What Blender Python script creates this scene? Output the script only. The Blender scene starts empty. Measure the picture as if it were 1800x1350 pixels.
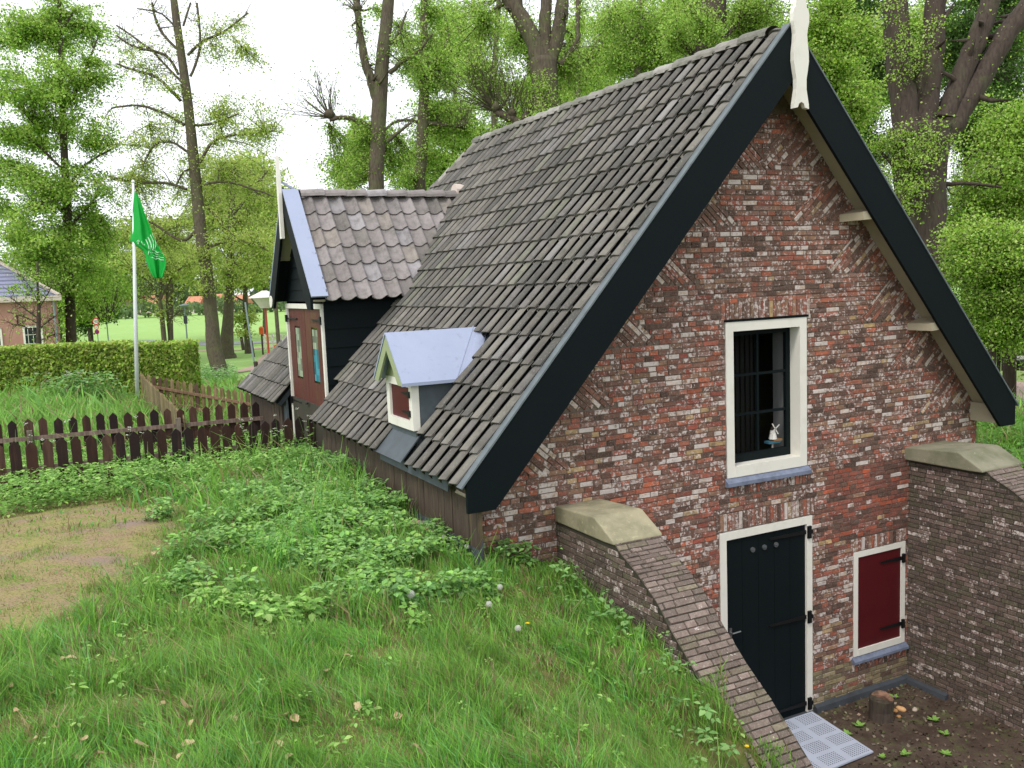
import bpy, math, random
import numpy as np
from math import sin, cos, pi, radians, sqrt, atan2
random.seed(7); RS = np.random.RandomState(7)
C = bpy.context.scene.collection
sc = bpy.context.scene
def srgb(r, g, b):
    return tuple(((v/255.)/12.92 if v/255. <= .04045 else ((v/255.+.055)/1.055)**2.4) for v in (r, g, b))

# ---------------------------------------------------------------- camera
W, H = 1800, 1350
PP = np.array([900., 675.]); F = 1587.84
def _d(v):
    a = np.array([v[0]-PP[0], -(v[1]-PP[1]), -F]); return a/np.linalg.norm(a)
_X = _d((4060, 371)); _Y = _d((88, 528)); _Y = _Y - _X*np.dot(_X, _Y); _Y /= np.linalg.norm(_Y); _Z = np.cross(_X, _Y)
ROT = np.array([_X, _Y, _Z])
CAM = np.array([-6.842, -6.793, 4.669])
def ray(u, v): return ROT @ np.array([u-PP[0], -(v-PP[1]), -F])
def P(u, v, D): return CAM + ray(u, v)*D/F                 # photo point at a depth in metres
cd = bpy.data.cameras.new('camera'); cam = bpy.data.objects.new('camera', cd); C.objects.link(cam)
cd.sensor_width = 36; cd.lens = 36*F/W; cd.clip_start = .05; cd.clip_end = 3000
import mathutils
m4 = mathutils.Matrix.Identity(4)
for i in range(3):
    for j in range(3): m4[i][j] = ROT[i][j]
    m4[i][3] = CAM[i]
cam.matrix_world = m4; sc.camera = cam

# ---------------------------------------------------------------- world, sun, exposure
SUN_EL, SUN_AZ = radians(52), radians(-62)                  # bright overcast, light from the left behind the camera
w = bpy.data.worlds.new("World"); sc.world = w; w.use_nodes = True
nt = w.node_tree; bg = nt.nodes['Background']
sky = nt.nodes.new('ShaderNodeTexSky'); sky.sky_type = 'NISHITA'; sky.sun_disc = False
sky.sun_elevation = SUN_EL; sky.sun_rotation = radians(242); sky.air_density = 1.0; sky.dust_density = 4.0; sky.ozone_density = 1.0
hs = nt.nodes.new('ShaderNodeHueSaturation'); hs.inputs['Saturation'].default_value = .22; hs.inputs['Value'].default_value = 1.0
nt.links.new(sky.outputs[0], hs.inputs['Color'])
ov = nt.nodes.new('ShaderNodeMix'); ov.data_type = 'RGBA'; ov.inputs[0].default_value = .82; ov.inputs[7].default_value = (7.6, 7.9, 8.3, 1)   # even cloud cover over the clear sky
nt.links.new(hs.outputs[0], ov.inputs[6]); nt.links.new(ov.outputs[2], bg.inputs[0]); bg.inputs[1].default_value = .15
sl = bpy.data.lights.new('sun', 'SUN'); sl.energy = 1.3; sl.angle = radians(12); sl.color = (1, .96, .88)
so = bpy.data.objects.new('sun', sl); C.objects.link(so)
sd = mathutils.Vector((cos(SUN_EL)*cos(radians(208)), cos(SUN_EL)*sin(radians(208)), sin(SUN_EL)))
so.rotation_euler = sd.to_track_quat('Z', 'Y').to_euler()
sky.sun_rotation = atan2(sd.x, sd.y)
sc.view_settings.view_transform = 'Standard'; sc.view_settings.look = 'None'
sc.view_settings.exposure = 0.45; sc.view_settings.gamma = 1
sc.render.engine = 'CYCLES'
sc.cycles.max_bounces = 6; sc.cycles.diffuse_bounces = 4; sc.cycles.transmission_bounces = 3; sc.cycles.transparent_max_bounces = 6
sc.cycles.caustics_reflective = False; sc.cycles.caustics_refractive = False

# ---------------------------------------------------------------- materials
def mat(name, col=None, rough=.8, bstretch=None, attr=False, noise=None, bump=0., bscale=40., metal=0., spec=.3, transl=0., white=False, coat=0.):
    m = bpy.data.materials.new(name); m.use_nodes = True
    n, l = m.node_tree.nodes, m.node_tree.links
    b = n['Principled BSDF']; b.inputs['Roughness'].default_value = rough; b.inputs['Metallic'].default_value = metal
    b.inputs['Specular IOR Level'].default_value = spec
    tc = n.new('ShaderNodeTexCoord')
    if attr:
        a = n.new('ShaderNodeAttribute'); a.attribute_name = 'Col'; cur = a.outputs['Color']
    else:
        r = n.new('ShaderNodeRGB'); r.outputs[0].default_value = (*col, 1); cur = r.outputs[0]
    def ntex(scale, detail=4, rough_=.6, stretch=None):
        t = n.new('ShaderNodeTexNoise'); t.inputs['Scale'].default_value = scale; t.inputs['Detail'].default_value = detail; t.inputs['Roughness'].default_value = rough_
        if stretch:
            mp = n.new('ShaderNodeMapping'); mp.inputs['Scale'].default_value = stretch; l.new(tc.outputs['Object'], mp.inputs[0]); l.new(mp.outputs[0], t.inputs['Vector'])
        else: l.new(tc.outputs['Object'], t.inputs['Vector'])
        return t.outputs['Fac']
    def mixc(fac, a, bcol, blend='MIX'):
        x = n.new('ShaderNodeMix'); x.data_type = 'RGBA'; x.blend_type = blend
        if isinstance(fac, float): x.inputs[0].default_value = fac
        else: l.new(fac, x.inputs[0])
        for k, v in ((6, a), (7, bcol)):
            if isinstance(v, tuple): x.inputs[k].default_value = (*v, 1)
            else: l.new(v, x.inputs[k])
        return x.outputs[2]
    def ramp(f, p0, p1):
        r = n.new('ShaderNodeMapRange'); r.inputs[1].default_value = p0; r.inputs[2].default_value = p1; l.new(f, r.inputs[0]); return r.outputs[0]
    for nz in (noise or []):     # (scale, low, high, colour, strength, stretch)
        f = ramp(ntex(nz[0], 5, .65, nz[5] if len(nz) > 5 else None), nz[1], nz[2])
        if nz[4] != 1:
            mu = n.new('ShaderNodeMath'); mu.operation = 'MULTIPLY'; mu.inputs[1].default_value = nz[4]; l.new(f, mu.inputs[0]); f = mu.outputs[0]
        cur = mixc(f, cur, nz[3])
    if white:                    # lime-washed patches whose share is stored in the alpha of Col
        f = ntex(27, 6, .74); s = n.new('ShaderNodeMath'); s.operation = 'ADD'; l.new(f, s.inputs[0]); l.new(a.outputs['Alpha'], s.inputs[1])
        f2 = ramp(s.outputs[0], .985, 1.06); cur = mixc(f2, cur, srgb(202, 190, 184))
        f3 = ramp(ntex(9, 5, .7), .56, .72)
        mu = n.new('ShaderNodeMath'); mu.operation = 'MULTIPLY'; mu.inputs[1].default_value = .45; l.new(f3, mu.inputs[0])
        cur = mixc(mu.outputs[0], cur, srgb(70, 58, 52))
    l.new(cur, b.inputs['Base Color'])
    if bump:
        bn = n.new('ShaderNodeBump'); bn.inputs['Strength'].default_value = bump; bn.inputs['Distance'].default_value = .03 if bstretch else .01
        l.new(ntex(bscale, 6, .6, bstretch), bn.inputs['Height']); l.new(bn.outputs[0], b.inputs['Normal'])
    if transl:
        t = n.new('ShaderNodeBsdfTranslucent'); l.new(cur, t.inputs[0]); mx = n.new('ShaderNodeMixShader'); mx.inputs[0].default_value = transl
        l.new(b.outputs[0], mx.inputs[1]); l.new(t.outputs[0], mx.inputs[2]); l.new(mx.outputs[0], n['Material Output'].inputs[0])
    return m
M = {}
M['brick'] = mat('brick', attr=True, rough=.92, white=True, bump=.7, bscale=60, noise=[(25, .3, .8, srgb(66, 52, 48), .5), (90, .5, .68, srgb(176, 160, 150), .35), (16, .52, .64, srgb(108, 92, 84), .6)])
M['mortar'] = mat('mortar', srgb(120, 106, 95), .95, noise=[(14, .35, .7, srgb(70, 62, 56), .7), (60, .55, .7, srgb(160, 148, 138), .5)], bump=.5)
M['dark_mortar'] = mat('dark_mortar', srgb(66, 60, 52), .95, noise=[(5, .35, .7, srgb(50, 54, 38), .7)], bump=.5)
M['tile'] = mat('tile', attr=True, rough=.85, bump=.35, bscale=60, noise=[(9, .45, .72, srgb(62, 60, 54), .5), (55, .58, .70, srgb(150, 146, 136), .6), (6, .56, .75, srgb(92, 92, 76), .4)])
M['black'] = mat('black_green_paint', (.0050, .0085, .0100), .6, noise=[(2, .3, .8, (.007, .011, .012), .6)], bump=.12, bscale=12, spec=.09)
M['white'] = mat('white_paint', srgb(226, 222, 212), .5, noise=[(5, .5, .8, srgb(196, 190, 176), .5)])
M['beige'] = mat('beige_paint', srgb(176, 166, 142), .6, noise=[(4, .4, .8, srgb(150, 142, 122), .6)])
M['red'] = mat('oxblood_paint', srgb(82, 18, 24), .45, noise=[(3, .4, .8, srgb(66, 14, 20), .6)])
M['doorwood'] = mat('worn_red_door', srgb(98, 44, 36), .6, noise=[(3, .35, .7, srgb(66, 34, 28), .8, (1, 6, .6)), (2.2, .52, .72, srgb(96, 84, 42), .5)], bump=.2)
M['zinc'] = mat('zinc', srgb(158, 166, 190), .5, noise=[(3, .3, .8, srgb(142, 152, 178), .6), (11, .58, .7, srgb(128, 134, 150), .4)], spec=.4)
M['lead'] = mat('lead', srgb(76, 84, 90), .65, noise=[(6, .4, .75, srgb(56, 62, 66), .7)], bump=.1, spec=.5)
M['capgrey'] = mat('verge_lead', srgb(106, 114, 118), .7, noise=[(9, .4, .75, srgb(80, 86, 90), .7)], bump=.1)
M['slate'] = mat('dark_cement', srgb(66, 70, 76), .8, noise=[(6, .4, .75, srgb(48, 50, 52), .7)], bump=.3)
M['sillstone'] = mat('blue_stone', srgb(120, 128, 148), .55, noise=[(12, .4, .75, srgb(84, 90, 106), .8)])
M['iron'] = mat('black_iron', (.006, .006, .007), .5)
M['sandstone'] = mat('sandstone', srgb(158, 150, 124), .9, noise=[(4, .4, .7, srgb(112, 110, 88), .8), (18, .58, .7, srgb(186, 178, 140), .6)], bump=.5, bscale=25)
M['mossstone'] = mat('mossy_stone', srgb(136, 132, 112), .9, noise=[(3, .4, .65, srgb(100, 102, 78), .8), (20, .64, .7, srgb(190, 186, 172), .7)], bump=.5, bscale=25)
M['plank'] = mat('weathered_planks', srgb(82, 70, 60), .85, noise=[(4, .35, .7, srgb(56, 46, 40), .8, (1, 12, .7)), (3, .55, .7, srgb(112, 98, 62), .6, (1, 10, .5))], bump=.4)
M['picket'] = mat('picket_stain', attr=True, rough=.8, noise=[(5, .35, .7, srgb(42, 24, 22), .75, (5, 5, .7)), (3, .56, .76, srgb(110, 74, 62), .4, (6, 6, .5))], bump=.3)
M['bark'] = mat('bark', srgb(98, 88, 74), .95, noise=[(5, .35, .7, srgb(56, 50, 44), .9, (5, 5, .8)), (2.2, .45, .65, srgb(92, 98, 62), .6)], bump=1., bscale=7, bstretch=(2.2, 2.2, .22))
M['darkbark'] = mat('dark_bark', srgb(82, 71, 64), .95, noise=[(5, .35, .7, srgb(54, 46, 40), .9, (4, 4, .7)), (2, .55, .75, srgb(90, 98, 60), .5)], bump=1., bscale=6, bstretch=(2.2, 2.2, .2))
M['leaf'] = mat('leaf', attr=True, rough=.6, transl=.55, spec=.25)
M['grass'] = mat('grass_blade', attr=True, rough=.6, transl=.38, spec=.25)
M['herb'] = mat('herb_leaf', attr=True, rough=.55, transl=.35, spec=.3)
M['path'] = mat('pink_brick_path', srgb(176, 148, 138), .9, noise=[(3, .35, .7, srgb(156, 136, 124), .7)])
M['road'] = mat('road_asphalt', srgb(142, 144, 148), .9, noise=[(.6, .35, .7, srgb(128, 130, 132), .7)])
M['pit'] = mat('pit_paving', srgb(84, 70, 60), .95, noise=[(3, .4, .6, srgb(62, 48, 40), .9), (5, .52, .68, srgb(84, 88, 52), .7), (30, .6, .72, srgb(128, 116, 104), .6)], bump=.8, bscale=24)
M['pole'] = mat('white_pole', srgb(225, 228, 230), .4)
M['grey_pole'] = mat('grey_pole', srgb(132, 146, 150), .5)
M['redpole'] = mat('red_pole', srgb(176, 72, 58), .5)
M['flag'] = mat('flag_green', (.015, .50, .07), .6, noise=[(3, .4, .8, (.012, .40, .06), .6)], transl=.35)
M['flagwhite'] = mat('flag_white', srgb(190, 232, 200), .6)
M['plate'] = mat('galvanised_plate', srgb(178, 184, 200), .45, noise=[(5, .4, .8, srgb(156, 160, 172), .5)], spec=.5)
M['hole'] = mat('dark_hole', srgb(48, 48, 50), .9)
M['dry'] = mat('dry_leaf', srgb(200, 178, 140), .8, noise=[(20, .4, .7, srgb(150, 118, 84), .8)], transl=.2)
M['stone'] = mat('pebble', attr=True, rough=.8, bump=.3)
M['house_brick'] = mat('far_brick', srgb(176, 134, 122), .9, noise=[(2, .35, .7, srgb(158, 116, 106), .6)])
M['bluetile'] = mat('blue_tiles', srgb(142, 142, 168), .6, noise=[(.9, .4, .7, srgb(120, 122, 146), .6)])
M['orange'] = mat('orange_roof', srgb(190, 132, 104), .8)  # distance haze put into the colour as a duller orange
M['farwall'] = mat('far_wall', srgb(200, 186, 176), .9)
M['room_dark'] = mat('interior_dark', (.012, .010, .009), .9)
M['yellow'] = mat('petal_yellow', (.85, .58, .01), .6)
M['clock'] = mat('seed_head', srgb(214, 214, 205), .9, transl=.4)
M['flowerwhite'] = mat('umbel_white', srgb(226, 230, 216), .8, transl=.3)
M['plastic_orange'] = mat('orange_plastic', (.75, .13, .03), .5)
M['signblue'] = mat('sign_blue', srgb(50, 52, 140), .5)
M['signred'] = mat('sign_red', srgb(196, 48, 56), .5)
M['soil'] = mat('soil', srgb(112, 92, 72), .95, noise=[(2.5, .35, .65, srgb(88, 96, 48), .8), (12, .5, .7, srgb(146, 122, 92), .5)], bump=.7, bscale=20)
g = bpy.data.materials.new('glass'); g.use_nodes = True; gb = g.node_tree.nodes['Principled BSDF']
gb.inputs['Base Color'].default_value = (1, 1, 1, 1); gb.inputs['Roughness'].default_value = .03
tr = g.node_tree.nodes.new('ShaderNodeBsdfTransparent'); gl = g.node_tree.nodes.new('ShaderNodeBsdfGlossy'); gl.inputs['Roughness'].default_value = .02; gl.inputs['Color'].default_value = (.4, .4, .42, 1)
lw = g.node_tree.nodes.new('ShaderNodeLayerWeight'); lw.inputs[0].default_value = .5; pw = g.node_tree.nodes.new('ShaderNodeMath'); pw.operation = 'POWER'; pw.inputs[1].default_value = 4
fr = g.node_tree.nodes.new('ShaderNodeMath'); fr.operation = 'MULTIPLY_ADD'; fr.inputs[1].default_value = .8; fr.inputs[2].default_value = .03; g.node_tree.links.new(lw.outputs['Facing'], pw.inputs[0]); g.node_tree.links.new(pw.outputs[0], fr.inputs[0]); mx = g.node_tree.nodes.new('ShaderNodeMixShader')
g.node_tree.links.new(fr.outputs[0], mx.inputs[0]); g.node_tree.links.new(tr.outputs[0], mx.inputs[1]); g.node_tree.links.new(gl.outputs[0], mx.inputs[2])
g.node_tree.links.new(mx.outputs[0], g.node_tree.nodes['Material Output'].inputs[0]); M['glass'] = g

# ---------------------------------------------------------------- mesh helpers
def thing(name, label, cat, group=None, loc=(0, 0, 0)):
    o = bpy.data.objects.new(name, None); C.objects.link(o); o.location = loc
    o['label'] = label; o['category'] = cat
    if group: o['group'] = group
    o.empty_display_size = .1
    return o
def tag(o, label=None, cat=None, group=None, kind=None):
    for k, v in (('label', label), ('category', cat), ('group', group), ('kind', kind)):
        if v: o[k] = v
    return o
def link(name, me, parent):
    o = bpy.data.objects.new(name, me); C.objects.link(o)
    if parent is not None:
        o.parent = parent
        if parent.type == 'EMPTY': o.matrix_parent_inverse = mathutils.Matrix.Translation(-parent.location)
    return o
class MB:
    def __init__(s): s.v = []; s.f = []; s.c = []; s.m = []
    def add(s, vs, fs, col=(1, 1, 1, 0), mi=0):
        n = len(s.v); s.v += [tuple(map(float, q)) for q in vs]
        for f in fs: s.f.append(tuple(n+i for i in f)); s.c.append(col if len(col) == 4 else (*col, 0)); s.m.append(mi)
    def box(s, lo, hi, col=(1, 1, 1, 0), mi=0):
        s.obox(((lo[0]+hi[0])/2, (lo[1]+hi[1])/2, (lo[2]+hi[2])/2), (hi[0]-lo[0], 0, 0), (0, hi[1]-lo[1], 0), (0, 0, hi[2]-lo[2]), col, mi)
    def obox(s, c, a, b, d, col=(1, 1, 1, 0), mi=0, bev=0.):
        c, a, b, d = map(np.array, (c, a, b, d)); a = a/2; b = b/2; d = d/2
        if np.dot(np.cross(a, b), d) < 0: a = -a
        vs = [c+i*a+j*b+k*d for k in (-1, 1) for j in (-1, 1) for i in (-1, 1)]
        s.add(vs, [(0, 2, 3, 1), (4, 5, 7, 6), (0, 1, 5, 4), (2, 6, 7, 3), (0, 4, 6, 2), (1, 3, 7, 5)], col, mi)
    def bar(s, p, q, w1, w2, up=(0, 0, 1), col=(1, 1, 1, 0), mi=0):
        p, q, up = np.array(p, float), np.array(q, float), np.array(up, float); d = q-p; u = d/np.linalg.norm(d)
        a = np.cross(u, up); a /= np.linalg.norm(a); b = np.cross(a, u)
        s.obox((p+q)/2, a*w1, b*w2, d, col, mi)
    def prism(s, poly, off, col=(1, 1, 1, 0), mi=0):   # extrude a planar polygon by off
        off = np.array(off, float); poly = [np.array(p, float) for p in poly]; n = len(poly)
        nn = np.zeros(3)
        for i in range(n): nn += np.cross(poly[i]-poly[0], poly[(i+1) % n]-poly[0])
        if np.dot(nn, off) > 0: poly = poly[::-1]
        s.add(poly+[p+off for p in poly], [tuple(range(n)), tuple(range(2*n-1, n-1, -1))]+[(i, i+n, (i+1) % n+n, (i+1) % n) for i in range(n)], col, mi)
    def tube(s, pts, rad, n=8, col=(1, 1, 1, 0), mi=0, jit=0., cap=True):
        pts = [np.array(p, float) for p in pts]
        if not hasattr(rad, '__len__'): rad = [rad]*len(pts)
        rings = []; ref = None
        for i, p in enumerate(pts):
            t = pts[min(i+1, len(pts)-1)]-pts[max(i-1, 0)]; t /= (np.linalg.norm(t)+1e-9)
            if ref is None: ref = np.cross(t, (0, 1, 0) if abs(t[1]) < .9 else (1, 0, 0))
            ref = ref-t*np.dot(ref, t); ref /= (np.linalg.norm(ref)+1e-9); b = np.cross(t, ref)
            rings.append([p+(ref*cos(2*pi*k/n)+b*sin(2*pi*k/n))*rad[i]*(1+jit*random.uniform(-1, 1)) for k in range(n)])
        vs = [q for r in rings for q in r]; fs = []
        for i in range(len(pts)-1):
            for k in range(n): fs.append((i*n+k, i*n+(k+1) % n, (i+1)*n+(k+1) % n, (i+1)*n+k))
        if cap: fs += [tuple(range(n-1, -1, -1)), tuple((len(pts)-1)*n+k for k in range(n))]
        s.add(vs, fs, col, mi)
    def build(s, name, mats, parent=None, smooth=False):
        me = bpy.data.meshes.new(name); me.from_pydata(s.v, [], s.f); o = link(name, me, parent)
        for m in (mats if isinstance(mats, (list, tuple)) else [mats]): me.materials.append(m)
        if any(s.m): me.polygons.foreach_set('material_index', s.m)
        ca = me.color_attributes.new('Col', 'FLOAT_COLOR', 'CORNER')
        cnt = np.array([len(f) for f in s.f]); arr = np.repeat(np.array(s.c, dtype=np.float32), cnt, axis=0)
        ca.data.foreach_set('color', arr.ravel())
        if smooth: me.polygons.foreach_set('use_smooth', [True]*len(s.f))
        me.update(); return o
def npmesh(name, V, k, cols, m, parent=None, smooth=False):
    """V (n*k,3) : n polygons of k own vertices"""
    n = len(V)//k; me = bpy.data.meshes.new(name)
    me.vertices.add(n*k); me.vertices.foreach_set('co', np.ascontiguousarray(V, dtype=np.float32).ravel())
    me.loops.add(n*k); me.loops.foreach_set('vertex_index', np.arange(n*k, dtype=np.int32))
    me.polygons.add(n); me.polygons.foreach_set('loop_start', np.arange(0, n*k, k, dtype=np.int32))
    me.update(calc_edges=True)
    ca = me.color_attributes.new('Col', 'FLOAT_COLOR', 'CORNER')
    c4 = np.ones((n, 4), dtype=np.float32); c4[:, :3] = cols
    ca.data.foreach_set('color', np.repeat(c4, k, axis=0).ravel())
    me.materials.append(m); o = link(name, me, parent)
    return o
def unit(v): return v/(np.linalg.norm(v, axis=-1, keepdims=True)+1e-9)
def leafquads(pos, size, up=.35):
    """folded diamond leaves at pos with random orientation"""
    n = len(pos); d = unit(RS.randn(n, 3)); nrm = RS.randn(n, 3); nrm[:, 2] += up*3; nrm = unit(nrm-d*np.sum(nrm*d, 1)[:, None]); s = np.cross(d, nrm)
    L = (size*RS.uniform(.7, 1.3, n))[:, None]; Wd = L*RS.uniform(.32, .5, n)[:, None]
    v = np.empty((n, 4, 3)); v[:, 0] = pos-d*L*.5; v[:, 1] = pos+s*Wd+nrm*L*.08; v[:, 2] = pos+d*L*.5; v[:, 3] = pos-s*Wd+nrm*L*.08
    return v.reshape(-1, 3)
def vary(cols, n, amt=.25):
    cols = np.array(cols); c = cols[RS.randint(0, len(cols), n)]
    return c*RS.uniform(1-amt, 1+amt, (n, 1))*RS.uniform(1-amt*.3, 1+amt*.3, (n, 3))

# ---------------------------------------------------------------- terrain
ctl = [(-6.84, -6.79, 3.02), (-9, -6, 3.0), (-10, -2, 2.9), (-8, 0, 2.72), (-6.2, -4, 2.72), (-5, -2, 2.5), (-6, 0, 2.6), (-4.2, -.2, 2.42), (-5, -5, 2.45), (-4, -3.8, 2.0),
       (-3.9, .5, 2.42), (-3.9, 1.8, 2.55), (-3.9, 2.9, 2.52), (-3.9, 4.5, 2.36), (-5, 2, 2.55), (-8, 4, 2.48), (-12, 4, 2.55), (-7.5, 8, 2.35), (-4, 7, 2.25), (-5, 12, 2.25), (-9, 15, 2.3),
       (-6, 17.5, 2.3), (-12, 17, 2.3), (-14, 10, 2.4), (-3.2, -.75, 2.06), (-3.2, -1.3, 2.02), (-3.1, -1.8, 1.88), (-3.1, -2.15, 1.74), (-3.1, -2.6, 1.42), (-3.1, -2.85, 1.24), (-2.85, -2.15, 1.74), (-2.85, -2.6, 1.40), (-2.85, -2.85, 1.21), (-2.9, -3.3, .88), (-3.1, -4.4, .5), (-3, -6.5, .3),
       (-.6, -6.5, 0), (-.6, -9, -.1), (-4, 10, 2.0), (-3, 13, 1.5), (-2, 18, .9), (0, 26, .1), (-4, 24, .8), (-9, 24, 1.6), (-14, 24, 1.7), (-8, 31, .5), (-4, 32, .1), (-14, 32, .6),
       (2.2, -.5, 2.3), (2.2, -1.5, 1.9), (2.2, -2.8, 1.2), (2.2, -5, .3), (3, 1.5, 2.35), (3, 6, 2.2), (4.5, 0, 2.3), (6, 3, 2.2), (7, -2, 1.8), (10, 4, 1.4), (10, -4, 1.2), (14, 8, 1.0), (15, 0, .9), (3, 11, 1.8), (0, 12, 1.6), (8, 14, .8), (20, 20, .4),
       (-20, 0, 2.8), (-20, -12, 3), (-8, -14, 3.0), (2, -14, 0), (14, -12, .6), (-22, 12, 2.4)]
for R0 in (42, 80, 160, 400):
    for k in range(16): ctl.append((R0*1.0*cos(k*pi/8)-3, R0*sin(k*pi/8)+3, 0 if k < 9 else .8 if R0 < 50 else 0))
ctl = np.array(ctl, float); _n = len(ctl)
_K = np.linalg.norm(ctl[:, None, :2]-ctl[None, :, :2], axis=2); _A = np.zeros((_n+1, _n+1)); _A[:_n, :_n] = -_K-np.eye(_n)*.05*0+np.eye(_n)*.0; _A[:_n, _n] = 1; _A[_n, :_n] = 1
_A[:_n, :_n] += np.eye(_n)*-.15
_w = np.linalg.solve(_A, np.append(ctl[:, 2], 0))
def Hs(x, y):
    x = np.asarray(x, float); y = np.asarray(y, float); sh = x.shape; q = np.stack([x.ravel(), y.ravel()], 1); out = np.empty(len(q))
    for i in range(0, len(q), 20000):
        qq = q[i:i+20000]; out[i:i+20000] = -np.linalg.norm(qq[:, None]-ctl[None, :, :2], axis=2) @ _w[:_n]+_w[_n]
    r = np.hypot(q[:, 0]+3, q[:, 1]-3); out = out*np.clip((90-r)/40, 0, 1)
    out += .03*np.sin(q[:, 0]*1.3+1)*np.cos(q[:, 1]*1.1)*(r < 30)+.015*np.sin(q[:, 0]*3.1)*np.sin(q[:, 1]*2.7+1)*(r < 25)
    return out.reshape(sh)
def carve(x, y, z):
    pit = (x > -2.86) & (x < 1.72) & (y < .12) & (y > -6.0)
    house = (x > -3.74) & (x < 2.45) & (y >= .12) & (y < 8.6)
    z = np.where(pit, np.minimum(z, -.03), z); return np.where(house, -.1, z)
def G(u, v, far=200.):
    """photo point -> the ground"""
    d = ray(u, v); D = np.concatenate([np.arange(1, 30, .02), np.arange(30, far, .2)]); pts = CAM+d*(D/F)[:, None]
    h = Hs(pts[:, 0], pts[:, 1]); i = np.argmax(pts[:, 2] < h)
    return pts[i] if pts[i, 2] < h[i] else pts[-1]
def axis(lo, hi, step, end0, end1):
    a = list(np.arange(lo, hi+1e-6, step)); s = step
    while a[-1] < end1: s *= 1.12; a.append(a[-1]+s)
    s = step
    while a[0] > end0: s *= 1.12; a.insert(0, a[0]-s)
    return np.array(a)
gx = axis(-14, 7, .12, -500, 600); gy = axis(-9, 14, .12, -60, 900)
XX, YY = np.meshgrid(gx, gy); ZZ = carve(XX, YY, Hs(XX, YY))
me = bpy.data.meshes.new('ground'); nx, ny = len(gx), len(gy)
V = np.stack([XX, YY, ZZ], 2).reshape(-1, 3)
ii = (np.arange(ny-1)[:, None]*nx+np.arange(nx-1)[None, :]).ravel(); Q = np.stack([ii, ii+1, ii+nx+1, ii+nx], 1)
me.vertices.add(len(V)); me.vertices.foreach_set('co', V.ravel()); me.loops.add(Q.size); me.loops.foreach_set('vertex_index', Q.ravel().astype(np.int32))
me.polygons.add(len(Q)); me.polygons.foreach_set('loop_start', np.arange(0, Q.size, 4, dtype=np.int32)); me.update(calc_edges=True)
me.polygons.foreach_set('use_smooth', [True]*len(Q))
# bare patch: where feet have worn the grass (Col.r), lush bank (Col.g)
bare_px = [(8, 872), (150, 868), (300, 900), (338, 925), (260, 985), (200, 1035), (110, 1085), (8, 1130), (-200, 1120), (-200, 880)]
bare = np.array([G(*q)[:2] for q in bare_px])
def inpoly(x, y, poly):
    c = np.zeros(np.shape(x), bool); n = len(poly)
    for i in range(n):
        x0, y0 = poly[i]; x1, y1 = poly[(i+1) % n]
        c ^= ((y0 > y) != (y1 > y)) & (x < (x1-x0)*(y-y0)/(y1-y0+1e-12)+x0)
    return c
def distpoly(x, y, poly):
    d = np.full(np.shape(x), 1e9); n = len(poly)
    for i in range(n):
        a, b = np.array(poly[i]), np.array(poly[(i+1) % n]); ab = b-a; t = np.clip(((x-a[0])*ab[0]+(y-a[1])*ab[1])/(ab@ab), 0, 1)
        d = np.minimum(d, np.hypot(x-a[0]-t*ab[0], y-a[1]-t*ab[1]))
    return np.where(inpoly(x, y, poly), d, -d)
bm_ = np.clip(.5+distpoly(V[:, 0], V[:, 1], bare)/.5, 0, 1)
ca = me.color_attributes.new('Col', 'FLOAT_COLOR', 'POINT'); cc = np.zeros((len(V), 4), np.float32); cc[:, 0] = bm_; cc[:, 3] = 1
rr_ = np.hypot(V[:, 0]+6.8, V[:, 1]+6.8); cc[:, 1] = np.clip((rr_-25)/30, 0, 1); ca.data.foreach_set('color', cc.ravel())
gm = bpy.data.materials.new('ground'); gm.use_nodes = True; n, l = gm.node_tree.nodes, gm.node_tree.links; b = n['Principled BSDF']; b.inputs['Roughness'].default_value = .95; b.inputs['Specular IOR Level'].default_value = .1
tc = n.new('ShaderNodeTexCoord'); at = n.new('ShaderNodeAttribute'); at.attribute_name = 'Col'; sp = n.new('ShaderNodeSeparateColor'); l.new(at.outputs[0], sp.inputs[0])
def NT(sc_, det=5):
    t = n.new('ShaderNodeTexNoise'); t.inputs['Scale'].default_value = sc_; t.inputs['Detail'].default_value = det; t.inputs['Roughness'].default_value = .65; l.new(tc.outputs['Object'], t.inputs[0]); return t.outputs['Fac']
def RP(f, a, b_):
    r = n.new('ShaderNodeMapRange'); r.inputs[1].default_value = a; r.inputs[2].default_value = b_; l.new(f, r.inputs[0]); return r.outputs[0]
def MX(f, a, b_):
    x = n.new('ShaderNodeMix'); x.data_type = 'RGBA'
    if isinstance(f, float): x.inputs[0].default_value = f
    else: l.new(f, x.inputs[0])
    for k, v in ((6, a), (7, b_)):
        if isinstance(v, tuple): x.inputs[k].default_value = (*v, 1)
        else: l.new(v, x.inputs[k])
    return x.outputs[2]
def ADD(a, b_):
    x = n.new('ShaderNodeMath'); l.new(a, x.inputs[0]); l.new(b_, x.inputs[1]); return x.outputs[0]
near = MX(RP(NT(3), .35, .65), srgb(78, 92, 44), srgb(118, 112, 66))
near = MX(RP(NT(22), .5, .75), near, srgb(120, 104, 76))
dry = MX(RP(NT(1.6), .38, .6), srgb(142, 138, 82), srgb(144, 124, 100)); dry = MX(RP(NT(4), .48, .6), dry, srgb(118, 130, 66)); dry = MX(RP(NT(45), .48, .66), dry, srgb(158, 136, 106)); dry = MX(RP(NT(60), .52, .66), dry, srgb(86, 76, 56))
dry = MX(RP(NT(1.1), .54, .66), dry, srgb(136, 118, 112))
near = MX(RP(ADD(sp.outputs[0], NT(5)), .85, 1.15), near, dry)
farc = MX(RP(NT(.05), .35, .65), (.27, .42, .13), (.31, .47, .16)); farc = MX(RP(NT(.9), .4, .7), farc, (.24, .38, .11))
l.new(MX(sp.outputs[1], near, farc), b.inputs['Base Color'])
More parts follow.
